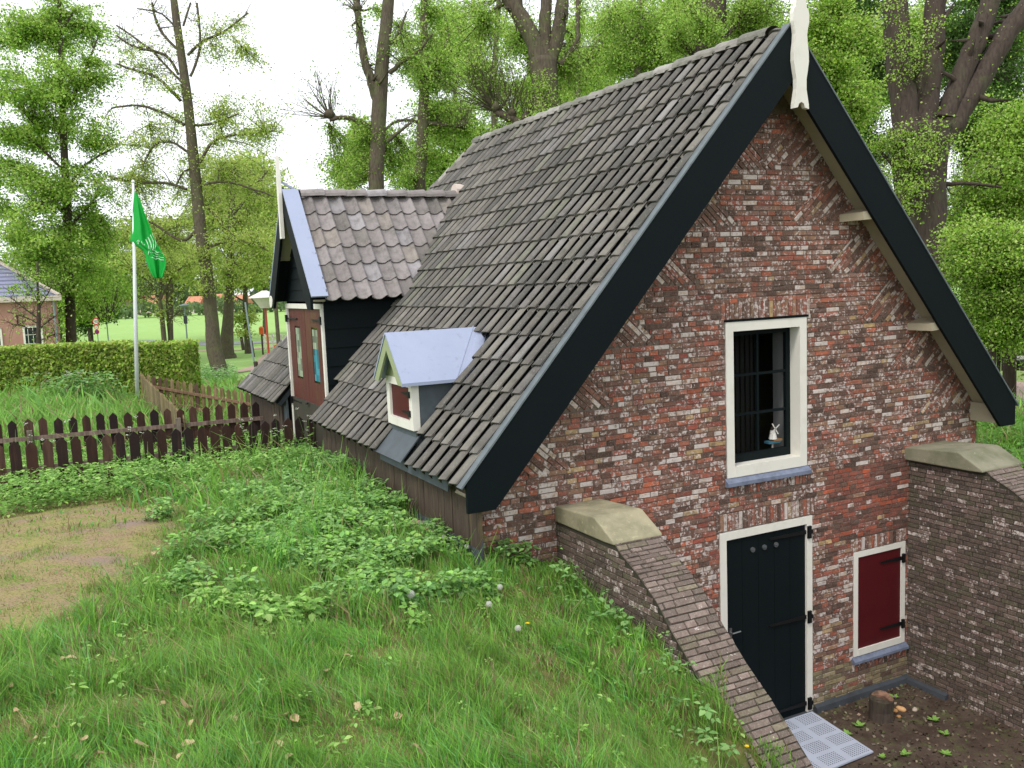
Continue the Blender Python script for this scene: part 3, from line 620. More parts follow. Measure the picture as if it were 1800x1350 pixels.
# big dormer with the entrance doors
yc = 5.38; hw = .97
xint = lambda z: XL+(z-ZE)/sL
dw = MB(); zt = 4.62; nb = 7
for k in range(nb+2):                                         # horizontal boards, each lapped over the next
    z0 = 4.64-(k+1)*.235; z1 = z0+.235
    for (y, s_) in ((4.40, -1), (6.36, 1)):
        dw.prism([(-3.80, y-s_*.03, z0), (-3.80, y+s_*.014, z0), (-3.80, y+s_*.002, z1), (-3.80, y-s_*.03, z1)], (max(xint(z1)+.12+3.80, .05), 0, 0))
    
for k in range(9):                                            # boarded gable over the doors
    z0 = 4.52+k*.155; z1 = z0+.155; h0 = (5.98-z0)/1.18-.07; h1 = (5.98-z1)/1.18-.07
    if h0 < .05: break
    h1 = max(h1, 0.01); dw.prism([(-3.80, yc-h0, z0), (-3.80, yc+h0, z0), (-3.80, yc+h1, z1), (-3.80, yc-h1, z1)], (.03, 0, 0)); dw.prism([(-3.80, yc-h0, z0), (-3.812, yc-h0, z0), (-3.80, yc-h0, z1)], (0, 2*h0, 0))
dormer = dw.build('entrance_dormer', M['black'], house)
# roof of it
ze, zr = 4.555, 5.93; yh = 1.13
Vd = np.array([0, yh, zr-ze]); LD = np.linalg.norm(Vd); Vd /= LD; Nd = np.array([0, -Vd[2], Vd[1]]); Vd2 = np.array([0, -Vd[1], Vd[2]]); Nd2 = np.array([0, Vd[2], Vd[1]])
q = MB(); kp = lambda u, v: u < xint(ze+Vd[2]*v)+.06
tiles(q, np.array([0, yc-yh, ze]), Xa, Vd, Nd, -3.82, -1.2, -.02, LD-.02, kp, TILED, ga=.292, A=.042, flat=.62); tiles(q, np.array([0, yc+yh, ze]), Xa, Vd2, Nd2, -3.82, -1.2, -.02, LD-.02, kp, TILED, ga=.292, A=.042, flat=.62)
q.build('dormer_tiles', M['tile'], dormer)
q = MB()
for (sg, nn, vv) in ((-1, Nd, Vd), (1, Nd2, Vd2)):
    o_ = np.array([-3.99, yc+sg*yh, ze]); a1 = np.array([-3.99, yc, zr]); q.prism([o_-nn*.01, a1-nn*.01, (xint(zr)+.1, a1[1]-nn[1]*.01, a1[2]-nn[2]*.01), (xint(ze)+.1, o_[1]-nn[1]*.01, o_[2]-nn[2]*.01)], -nn*.05)
q.build('dormer_deck', M['black'], dormer)
q = MB(); ridge_tiles(q, (-3.74, yc, zr+.03), (-1.42, yc, zr+.03), .12, TILED, L=.29); q.build('dormer_ridge', M['tile'], dormer)
q = MB(); q.tube([(-1.52, yc, zr+.06), (-1.34, yc, zr+.05)], .12, 10); q.build('ridge_mortar', M['farwall'], dormer)
for (sg, nn, vv, nm) in ((-1, Nd, Vd, 0), (1, Nd2, Vd2, 1)):
    o_ = np.array([-4.0, yc+sg*yh, ze]); tip = np.array([-4.0, yc, zr+.1])
    q = MB(); q.prism([o_+(0, 0, .06), o_+(0, 0, -.13), o_+(0, -sg*.17, -.13), np.array([-4.0, yc, zr-.22]), tip], (.035, 0, 0)); bo = q.build('dormer_bargeboard', M['black'], dormer)
    q = MB(); q.prism([o_+nn*.06-vv*.02, o_+nn*.06-vv*.02+(.21, 0, 0), o_+nn*.06+vv*(LD+.03)+(.21, 0, 0), o_+nn*.06+vv*(LD+.03)], nn*.022); q.build('verge_zinc', M['zinc'], dormer)
    q = MB(); q.prism([o_+(.036, 0, -.02), o_+(.2, 0, -.02), np.array([-3.8, yc, zr-.1]), np.array([-3.964, yc, zr-.1])], -nn*.025); q.build('dormer_soffit', M['beige'], dormer)
q = MB(); q.tube([(-4.0, yc+yh-.06, ze-.03), (-4.012, yc+yh-.06, ze-.03)], .085, 16); q.build('end_disc', M['white'], dormer)
q = MB(); q.prism([(-4.05, yc-.045, 5.36), (-4.05, yc+.045, 5.36), (-4.05, yc+.035, 5.7), (-4.05, yc+.05, 5.95), (-4.05, yc+.03, 6.2), (-4.05, yc, 6.44), (-4.05, yc-.03, 6.2), (-4.05, yc-.05, 5.95), (-4.05, yc-.035, 5.7)], (.045, 0, 0)); q.build('dormer_finial', M['white'], dormer)
q = MB(); q.prism([(-3.8, yc-.03, zr+.04), (-4.0, yc, zr+.16), (-3.8, yc+.03, zr+.04)], (0, 0, .03)); q.build('zinc_cap', M['zinc'], dormer)
q = MB(); q.box((-3.83, 4.41, 2.2), (-3.77, 4.475, 4.49)); q.box((-3.83, 6.285, 2.2), (-3.77, 6.35, 4.49)); q.box((-3.829, 4.475, 4.425), (-3.77, 6.285, 4.49)); q.build('entrance_frame', M['white'], dormer)
for (ya, yb) in ((4.48, 5.375), (5.385, 6.28)):
    q = MB(); npk = 6; wy = (yb-ya)/npk
    for k in range(npk):
        pa, pb = ya+k*wy+.002, ya+(k+1)*wy-.002
        if k in (2, 3): q.box((-3.80, pa, 2.25), (-3.77, pb, 3.44)); q.box((-3.80, pa, 4.18), (-3.77, pb, 4.42))
        else: q.box((-3.80, pa, 2.25), (-3.77, pb, 4.42))
    q.build('entrance_door', M['doorwood'], dormer)
    q = MB(); ca_, cb_ = ya+2*wy, ya+4*wy; q.box((-3.79, ca_, 3.44), (-3.785, cb_, 4.18)); q.build('door_pane', M['glass'], dormer)
    q = MB()
    for r in range(8):
        for c_ in range(3):
            top = r > 4; base = (srgb(62, 138, 152) if ya < 5 and not top else srgb(150, 162, 136)); k = random.uniform(.35, 1.1)
            q.box((-3.795, ca_+.02+c_*(cb_-ca_-.04)/3, 3.47+r*.085), (-3.791, ca_+.02+(c_+1)*(cb_-ca_-.04)/3, 3.47+(r+1)*.085), tuple(v*k for v in base))
    q.build('door_notice', M['stone'], dormer)
    sy = ya if ya < 5 else yb; sg = 1 if ya < 5 else -1
    for zh in (4.28, 3.10):
        h = MB(); h.box((-3.85, min(sy-sg*.05, sy+sg*.01), zh-.05), (-3.825, max(sy-sg*.05, sy+sg*.01), zh+.05)); h.bar((-3.806, sy, zh), (-3.806, sy+sg*.5, zh), .04, .012); h.build('hinge', M['iron'], dormer)
h = MB(); h.tube([(-3.80, 5.42, 3.13), (-3.85, 5.42, 3.13), (-3.85, 5.30, 3.15)], .012, 6); h.build('door_latch', M['iron'], dormer)
q = MB(); q.box((-3.812, 4.62, 2.40), (-3.806, 4.93, 3.03), srgb(222, 224, 222)); po = q.build('poster', M['stone'], dormer)
q = MB()
random.seed(5)
for k in range(5): q.box((-3.814, 4.66, 2.94-.022*k), (-3.8125, 4.66+random.uniform(.14, .23), 2.952-.022*k), srgb(50, 52, 56))
for k in range(26): yy = random.uniform(4.66, 4.87); zz = random.uniform(2.44, 2.80); q.box((-3.814, yy, zz), (-3.8125, yy+random.uniform(.01, .04), zz+random.uniform(.01, .06)), srgb(60, 60, 64))
q.build('poster_print', M['stone'], dormer)
q = MB(); q.prism([(-3.9, 6.38, 2.5), (-3.9, 6.62, 2.5), (-3.9, 6.70, 2.7), (-3.9, 6.6, 3.0), (-3.9, 6.40, 3.12)], (.03, 0, 0)); q.build('lead_side_flashing', M['lead'], dormer)

# ---------------------------------------------------------------- wing walls of the pit
prof_w = [(0, 2.56), (.93, 2.575), (1.0, 2.52), (1.22, 2.42), (1.47, 2.27), (1.66, 2.09), (1.78, 2.0), (1.95, 1.86), (2.33, 1.59), (2.59, 1.38), (3.3, .85), (4.2, .3), (5.0, .1)]
pu_ = [a for a, _ in prof_w]; pz_ = [b for _, b in prof_w]
def top_at(u): return np.interp(u, pu_, pz_)
def u_at(z): return np.interp(z, pz_[::-1], pu_[::-1])
def wing(x0, x1, label, cap0, cap1, capmat):
    w_ = thing('retaining_wall', label, 'wall', loc=((x0+x1)/2, -2, 0))
    b_, m_ = MB(), MB()
    for (x, N_, U_) in ((x0, -Xa, -Ya), (x1, Xa, -Ya)):
        z = 0.
        while z < 2.54:
            z1 = z+CO; sp_ = [(0.0, u_at(z1))]; O = np.array([x, 0, 0.])
            if N_[0] > 0: O2 = O+np.array([0, -u_at(z1), 0]); course(b_, m_, O2, Ya, Za, N_, z, z1, [(0, u_at(z1))], lambda u, v: 'wing') if True else None
            else: course(b_, m_, O, U_, Za, N_, z, z1, sp_, lambda u, v: 'wing')
            z = z1
    # coping of bricks on edge down the slope
    s_ = .90
    while s_ < 4.95:
        s1 = s_+.052/sqrt(1+.75**2)*random.uniform(.9, 1.1); zA, zB = top_at(s_), top_at(s1); Vv = np.array([0, -(s1-s_), zB-zA]); lv = np.linalg.norm(Vv); Vv /= lv; O = np.array([x0, -s_, zA+.004]); N_ = np.cross(Xa, Vv); N_ = N_ if N_[2] > 0 else -N_
        m_.add([O, O+Xa*(x1-x0), O+Xa*(x1-x0)+Vv*lv, O+Vv*lv][::-1], [(0, 1, 2, 3)])
        u = -random.uniform(0, .09)
        while u < x1-x0: L_ = random.choice((.185, .185, .1)); brick(b_, O+Vv*lv, Xa, -Vv, N_, max(u, 0), min(u+L_, x1-x0), 0, lv, 'wingtop', out=random.uniform(.006, .013)); u += L_
        s_ = s1
    m_.prism([(x0+.003, 0, 0), (x0+.003, 0, 2.55)]+[(x0+.003, -u_, z_-.006) for u_, z_ in prof_w[1:]]+[(x0+.003, -5.0, 0)], (x1-x0-.006, 0, 0))
    bo = b_.build('brickwork', M['brick'], w_); m_.build('mortar', M['dark_mortar'], bo)
    c_ = MB(); pr = [(0.0, 2.700), (-.64, 2.742), (-.665, 2.738), (-.93, 2.60), (-.94, 2.572), (-.80, 2.565), (0.0, 2.56)]
    c_.prism([(cap0, y, z) for y, z in pr], (cap1-cap0, 0, 0)); co_ = c_.build('coping_stone', capmat, w_)
    bv = co_.modifiers.new('bevel', 'BEVEL'); bv.width = .012; bv.segments = 2; bv.limit_method = 'ANGLE'
wing(-3.035, -2.59, 'brick retaining wall left of the black door, pale yellow sandstone coping, grass up to its slope', -3.05, -2.575, M['sandstone'])
wing(1.445, 1.98, 'dark mossy brick retaining wall at the right edge behind the small red hatch', 1.375, 2.03, M['mossstone'])
pf = MB(); pf.add([(-2.6, 0.02, .004), (1.45, 0.02, .004), (1.45, -6, .004), (-2.6, -6, .004)], [(0, 3, 2, 1)]); tag(pf.build('pit_floor', M['pit']), kind='structure')

# ---------------------------------------------------------------- pit things
pt = thing('ramp_plate', 'light grey perforated metal plate lying in front of the black door', 'metal plate', loc=(-.5, -.5, .03))
q = MB(); q.prism([(-1.0, -.06, .035), (-.06, -.06, .035), (-.14, -.93, .02), (-1.04, -.96, .02)], (0, 0, .016)); pb = q.build('plate', M['plate'], pt)
q = MB()
for gxx in range(3):
    for gyy in range(4):
        for i in range(9):
            for j in range(7):
                u = (gxx+.12+i*.085)/3+ (.0 if gyy % 2 else .02); v = (gyy+.14+j*.11)/4
                x = -1.0+.94*u-.05*v; y = -.06-.88*v; z = .051-.015*v+.0012; e = .0045 
                q.add([(x-e*1.6, y-e, z), (x+e*1.6, y-e, z), (x+e*1.6, y+e, z), (x-e*1.6, y+e, z)], [(0, 1, 2, 3)])
tag(q.build('perforation', M['hole'], pb))
st = thing('log_stump', 'short dark log stump with a hollow top standing on the pit floor', 'stump', loc=(.50, -.47, 0))
q = MB(); cx, cy = .50, -.47; q.tube([(cx, cy, 0), (cx, cy, .1), (cx, cy, .22), (cx+.005, cy, .235)], [.125, .12, .125, .115], 16, jit=.05, cap=False); q.add([(cx+.09*cos(a), cy+.09*sin(a), .17) for a in np.linspace(0, 2*pi, 17)[:-1]], [tuple(range(16))])
so_ = q.build('stump_bark', M['darkbark'], st)
q = MB(); n_ = 16; ring = []
for k in range(n_): a = k*2*pi/n_; ring.append((a, .118+random.uniform(-.006, .006), .235+.02*sin(a*2), .085, .2+.02*sin(a)))
vs = [(cx+r*cos(a), cy+r*sin(a), z) for a, r, z, _, _ in ring]+[(cx+r2*cos(a), cy+r2*sin(a), z2) for a, _, _, r2, z2 in ring]+[(cx+r2*cos(a), cy+r2*sin(a), .165) for a, _, _, r2, z2 in ring]
q.add(vs, [(k, (k+1) % n_, n_+(k+1) % n_, n_+k) for k in range(n_)]+[(n_+k, n_+(k+1) % n_, 2*n_+(k+1) % n_, 2*n_+k) for k in range(n_)]); q.build('sawn_rim', mat('sawn_wood', srgb(138, 104, 86), .9, noise=[(14, .4, .6, srgb(84, 66, 54), .9)]), st)
def pebble(r, col):
    q = MB(); nA, nB = 9, 6; vs = []; ax = np.array([1, random.uniform(.6, .85), random.uniform(.4, .6)])*r; ph = [random.uniform(0, 6) for _ in range(4)]
    for i in range(nB+1):
        th = pi*i/nB
        for k in range(nA):
            a = 2*pi*k/nA; rr = 1+.12*sin(2*a+ph[0])+.09*sin(3*th+ph[1])+.06*sin(3*a+ph[2]); vs.append((ax[0]*rr*sin(th)*cos(a), ax[1]*rr*sin(th)*sin(a), ax[2]*rr*cos(th)+ax[2]*.8))
    q.add(vs, [(i*nA+k, i*nA+(k+1) % nA, (i+1)*nA+(k+1) % nA, (i+1)*nA+k) for i in range(nB) for k in range(nA)], srgb(*col)); return q
protos = []
def put_pebble(x, y, z, r, col, label, group):
    o = pebble(r, col).build('stone', M['stone'], None, smooth=True); o.location = (x, y, z); o.rotation_euler = (0, 0, random.uniform(0, 6)); tag(o, label, 'stone', group)
for (u, v, r, c_, lb) in ((1545, 1228, .035, (186, 176, 160), 'small round pale pebble nearest the hollow log stump'), (1556, 1248, .045, (150, 146, 142), 'grey cobble beside the hollow log stump'), (1570, 1250, .05, (186, 140, 92), 'tan cobble between the grey one and the orange one'),
                       (1584, 1248, .055, (202, 158, 110), 'largest orange brown cobble on the pit floor'), (1608, 1248, .04, (176, 162, 146), 'lone pale pebble to the right of the cobble heap'), (1580, 1260, .03, (172, 128, 84), 'small tan pebble in front of the largest cobble'),
                       (1565, 1238, .035, (160, 150, 136), 'grey tan pebble behind the tan cobble'), (1552, 1236, .03, (196, 184, 164), 'cream pebble behind the grey cobble'), (1572, 1226, .03, (120, 112, 104), 'dark pebble close to the plinth in the pit')):
    d = ray(u, v); t = (0.01-CAM[2])/d[2]; p = CAM+d*t; put_pebble(p[0], p[1], 0.0, r, c_, lb, 'cobbles on the pit floor')
for k in range(38):
    u, v = random.gauss(785, 15), random.gauss(930, 7); p = G(u, v); c_ = random.choice(((176, 160, 140), (150, 130, 118), (192, 178, 160), (128, 116, 108), (184, 150, 128)))
    put_pebble(min(p[0], -4.0), p[1], p[2]+.0+random.uniform(0, .06), random.uniform(.025, .05), c_, 'rounded pebble in the heap beside the lead flashing at the house corner', 'pebbles heaped at the house corner')

# ---------------------------------------------------------------- fences
PK = [(62, 40, 34), (50, 34, 31), (80, 52, 42), (42, 30, 31), (68, 46, 38), (92, 66, 56), (38, 29, 30)]
def picket_mesh(w_, h, t, col, sunk=.15):
    q = MB(); q.prism([(-w_/2, -t/2, -sunk), (w_/2, -t/2, -sunk), (w_/2, -t/2, h-w_*.55), (w_*.42, -t/2, h-w_*.42), (0, -t/2, h), (-w_*.42, -t/2, h-w_*.42), (-w_/2, -t/2, h-w_*.55)], (0, t, 0), col); return q
def fence(name, label, p0, p1, ztop0, ztop1, spacing, w_, h, rails, cols, posts=(), rail_side=-1, railcol=(150, 128, 118), group=None, gapfn=None):
    p0, p1 = np.array(p0, float), np.array(p1, float); L = np.linalg.norm(p1-p0); n_ = int(L/spacing)+1; d = (p1-p0)/L; ang = atan2(d[1], d[0])
    f = thing(name, label, 'fence', group, loc=(float(p0[0]), float(p0[1]), ztop0-h))
    nrm = np.array([-d[1], d[0]])*rail_side
    for i in range(n_):
        t = i*spacing/L; p = p0+d*i*spacing; zt = ztop0+(ztop1-ztop0)*t+random.uniform(-.015, .015); c_ = srgb(*random.choice(cols)); q = picket_mesh(w_*random.uniform(.93, 1.06), h, .02, c_)
        R_ = mathutils.Matrix.Rotation(ang, 3, 'Z') @ mathutils.Matrix.Rotation(random.uniform(-.02, .02), 3, 'Y')
        q.v = [tuple(R_ @ mathutils.Vector(v)+mathutils.Vector((p[0], p[1], zt-h))) for v in q.v]; q.build('picket', M['picket'], f)
    for rz in rails:
        q = MB(); a = p0+nrm*.028; b_ = p1+nrm*.028; q.bar((a[0], a[1], ztop0-rz), (b_[0], b_[1], ztop1-rz), .03, .06, col=srgb(*railcol)); q.build('rail', M['picket'], f)
    for t in posts:
        p = p0+d*L*t+nrm*.07; zz = ztop0+(ztop1-ztop0)*t-.16; q = MB(); q.obox((p[0], p[1], zz-.45), (.07, 0, 0), (0, .07, 0), (0, 0, .9), srgb(140, 128, 116)); q.build('post', M['picket'], f)
    return f
def xyD(u, v, D): p = P(u, v, D); return p
a = xyD(-60, 785, 10.0); b_ = xyD(553, 730, 12.1)
fence('picket_fence', 'dark brown picket fence standing nearest, half sunk in the weeds before the entrance', a[:2], b_[:2], a[2], b_[2], .158, .112, .72, (.33, ), PK, rail_side=1)
a2 = xyD(-60, 745, 12.6); b2 = xyD(503, 701, 14.8)
fence('picket_fence', 'dark brown picket fence behind the nearest one, with a pale upper rail and post', a2[:2], b2[:2], a2[2], b2[2], .19, .115, .85, (.28, .66), PK, posts=(.17, .62), rail_side=-1)
GP = [(140, 126, 84), (126, 112, 74), (150, 134, 96), (112, 98, 70)]
a3 = xyD(322, 728, 14.0); b3 = xyD(246, 656, 22.0)
fence('side_fence', 'olive weathered close boarded low fence running back from the dark picket fences', a3[:2], b3[:2], a3[2], b3[2], .115, .112, .8, (.2, ), GP, railcol=(150, 130, 96))
a4 = xyD(250, 657, 21.5); b4 = xyD(452, 692, 20.0)
fence('rear_picket_fence', 'faded olive brown picket fence farthest back, beside the hedge end', a4[:2], b4[:2], a4[2], b4[2], .19, .115, .75, (.26, .6), GP+[(104, 80, 66)], rail_side=-1, railcol=(150, 120, 96))

# ---------------------------------------------------------------- flagpole
hp = G(240, 700); D0 = 23.4; base = P(240, 690, D0); topp = P(234, 322, D0)
fp = thing('flagpole', 'white flagpole standing before the clipped hedge', 'flagpole', loc=tuple(base))
q = MB(); q.tube([base-(0, 0, .3), base*.5+topp*.5, topp], [.055, .045, .03], 12); q.build('pole', M['pole'], fp, smooth=True)
q = MB(); q.tube([topp, topp+(0, 0, .04), topp+(0, 0, .09)], [.03, .05, .01], 10); q.build('finial_cap', M['pole'], fp)
rows = [((236.5, 336), (238, 336)), ((235, 350), (246, 350)), ((233.5, 365), (251, 365)), ((232.5, 380), (256.5, 380)), ((231.5, 395), (262.5, 395)), ((230, 410), (268.5, 412)), ((229, 424), (273.5, 424)), ((238, 431), (279, 433)), ((251, 440), (283.5, 441)), ((255.5, 450), (289, 450)), ((257, 460), (292.5, 460)), ((261, 470), (291.5, 469)), ((265, 480), (289, 477)), ((271, 489), (285, 489))]
DF = D0-.05
def flagpt(s_, t, lift=0.):
    i = min(int(t*(len(rows)-1)), len(rows)-2); k = t*(len(rows)-1)-i; l0 = np.array(rows[i][0])*(1-k)+np.array(rows[i+1][0])*k; r0 = np.array(rows[i][1])*(1-k)+np.array(rows[i+1][1])*k
    uv = l0*(1-s_)+r0*s_; dep = .10*sin(s_*9+t*2.5)*min(1, t*3)*(.3+s_)+.05*sin(s_*21+t*4)*t; return P(uv[0], uv[1], DF+dep-lift-s_*.1)
q = MB(); ns_, nt_ = 24, 48; vs = [flagpt(i/ns_, j/nt_) for j in range(nt_+1) for i in range(ns_+1)]
q.add(vs, [(j*(ns_+1)+i, j*(ns_+1)+i+1, (j+1)*(ns_+1)+i+1, (j+1)*(ns_+1)+i) for j in range(nt_) for i in range(ns_)])
fl_ = q.build('flag', M['flag'], None, smooth=True); sol = fl_.modifiers.new('thick', 'SOLIDIFY'); sol.thickness = .004
tag(fl_, 'green flag with white wave lines hanging limp from the white pole', 'flag')
def uv2st(u, v):
    best = None
    for j in range(0, 97):
        t = j/96; i = min(int(t*(len(rows)-1)), len(rows)-2); k = t*(len(rows)-1)-i; l0 = np.array(rows[i][0])*(1-k)+np.array(rows[i+1][0])*k; r0 = np.array(rows[i][1])*(1-k)+np.array(rows[i+1][1])*k
        s_ = (u-l0[0])/(r0[0]-l0[0]+1e-6); vv = l0[1]*(1-s_)+r0[1]*s_
        if best is None or abs(vv-v) < best[0]: best = (abs(vv-v), min(max(s_, 0), 1), t)
    return best[1], best[2]
q = MB()
def fstroke(pts, wpx=1.0):
    pts = [np.array(p, float) for p in pts]
    for a, b_ in zip(pts[:-1], pts[1:]):
        d = (b_-a)/np.linalg.norm(b_-a); nn = np.array([-d[1], d[0]])*wpx/2; c4 = []
        for p in (a-nn, a+nn, b_+nn, b_-nn): s_, t = uv2st(*p); c4.append(flagpt(s_, t, .02))
        q.add(c4, [(0, 1, 2, 3)])
def arc(x0, y0, x1, y1, bend, n=6): return [(x0+(x1-x0)*t+bend*sin(pi*t), y0+(y1-y0)*t) for t in np.linspace(0, 1, n)]
for k, (x, y, L) in enumerate(((256, 421, 27), (260, 417, 27), (264, 413, 28), (268, 411, 26))): fstroke(arc(x, y, x+4.5, y+L, 3.5), 1.5)
for k in range(4): fstroke([(264+k*1.2, 452-k*4.4), (269+k, 452.5-k*4), (273+k, 455.5-k*4), (278+k, 454.5-k*3.8), (283+k*.8, 457-k*3.8), (288, 457-k*4)], 1.0)
fstroke([(240.5, 425), (243, 422), (245, 424), (242, 427), (244, 429)], 1.1); fstroke([(248, 424), (250, 428), (252, 430), (254.5, 431)], 1.1)
q.build('emblem', M['flagwhite'], fl_)

# ---------------------------------------------------------------- hedge
def box_leaves(c0, ax, ay, az, n, size):
    """leaf shell of a clipped hedge: points close to the faces of an oriented box"""
    pts = []; A = [(ay, az, ax, 1, 'x1'), (ay, az, ax, 0, 'x0'), (ax, az, ay, 0, 'y0'), (ax, az, ay, 1, 'y1'), (ax, ay, az, 1, 'z1')]
    ar = [np.linalg.norm(a)*np.linalg.norm(b_) for a, b_, *_ in A]; tot = sum(ar)
    for (a, b_, c_, side, _), s_ in zip(A, ar):
        k = int(n*s_/tot); u, v = RS.rand(k, 1), RS.rand(k, 1); wv = np.abs(RS.randn(k, 1))*.05; L = np.linalg.norm(c_); wv = side-(1 if side else -1)*wv/L+RS.randn(k, 1)*.02/L
        pts.append(c0+u*a+v*b_+wv*c_)
    return np.concatenate(pts)
HC = [(.38, .58, .08), (.48, .64, .12), (.30, .46, .07), (.56, .66, .20), (.20, .30, .05), (.42, .44, .12)]
def hedge(name, label, pA, pB, depth, h, n):
    pA, pB = np.array(pA, float), np.array(pB, float); d = pB-pA; dd = d/np.linalg.norm(d); nn = np.array([-dd[1], dd[0], 0]); nn = nn if nn[1] > 0 else -nn
    t = thing(name, label, 'hedge', loc=tuple(pA)); zt = max(pA[2], pB[2])
    pp = box_leaves(pA-(0, 0, .3), d*(1, 1, 0), nn*depth, np.array([0, 0, h+.3]), n, .06); npmesh('foliage', leafquads(pp, .085, .1), 4, vary(HC, len(pp), .35), M['leaf'], t)
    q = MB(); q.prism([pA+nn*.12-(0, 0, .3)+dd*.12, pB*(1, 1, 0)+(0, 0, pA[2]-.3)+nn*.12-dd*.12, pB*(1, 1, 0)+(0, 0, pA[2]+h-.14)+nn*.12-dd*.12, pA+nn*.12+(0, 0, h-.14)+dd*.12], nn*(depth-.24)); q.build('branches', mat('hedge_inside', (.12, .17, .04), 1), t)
pA = P(-120, 700, 23.9); pB = P(222, 697, 24.6); hz = P(8, 612, 24.0)[2]
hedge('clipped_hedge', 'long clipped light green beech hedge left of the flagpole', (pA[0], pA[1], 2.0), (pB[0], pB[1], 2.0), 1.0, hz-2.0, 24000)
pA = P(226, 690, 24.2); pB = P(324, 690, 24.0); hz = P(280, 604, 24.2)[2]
hedge('clipped_hedge', 'short higher end section of clipped hedge right behind the flagpole', (pA[0], pA[1], 1.7), (pB[0], pB[1], 1.7), 1.0, hz-1.7, 13000)

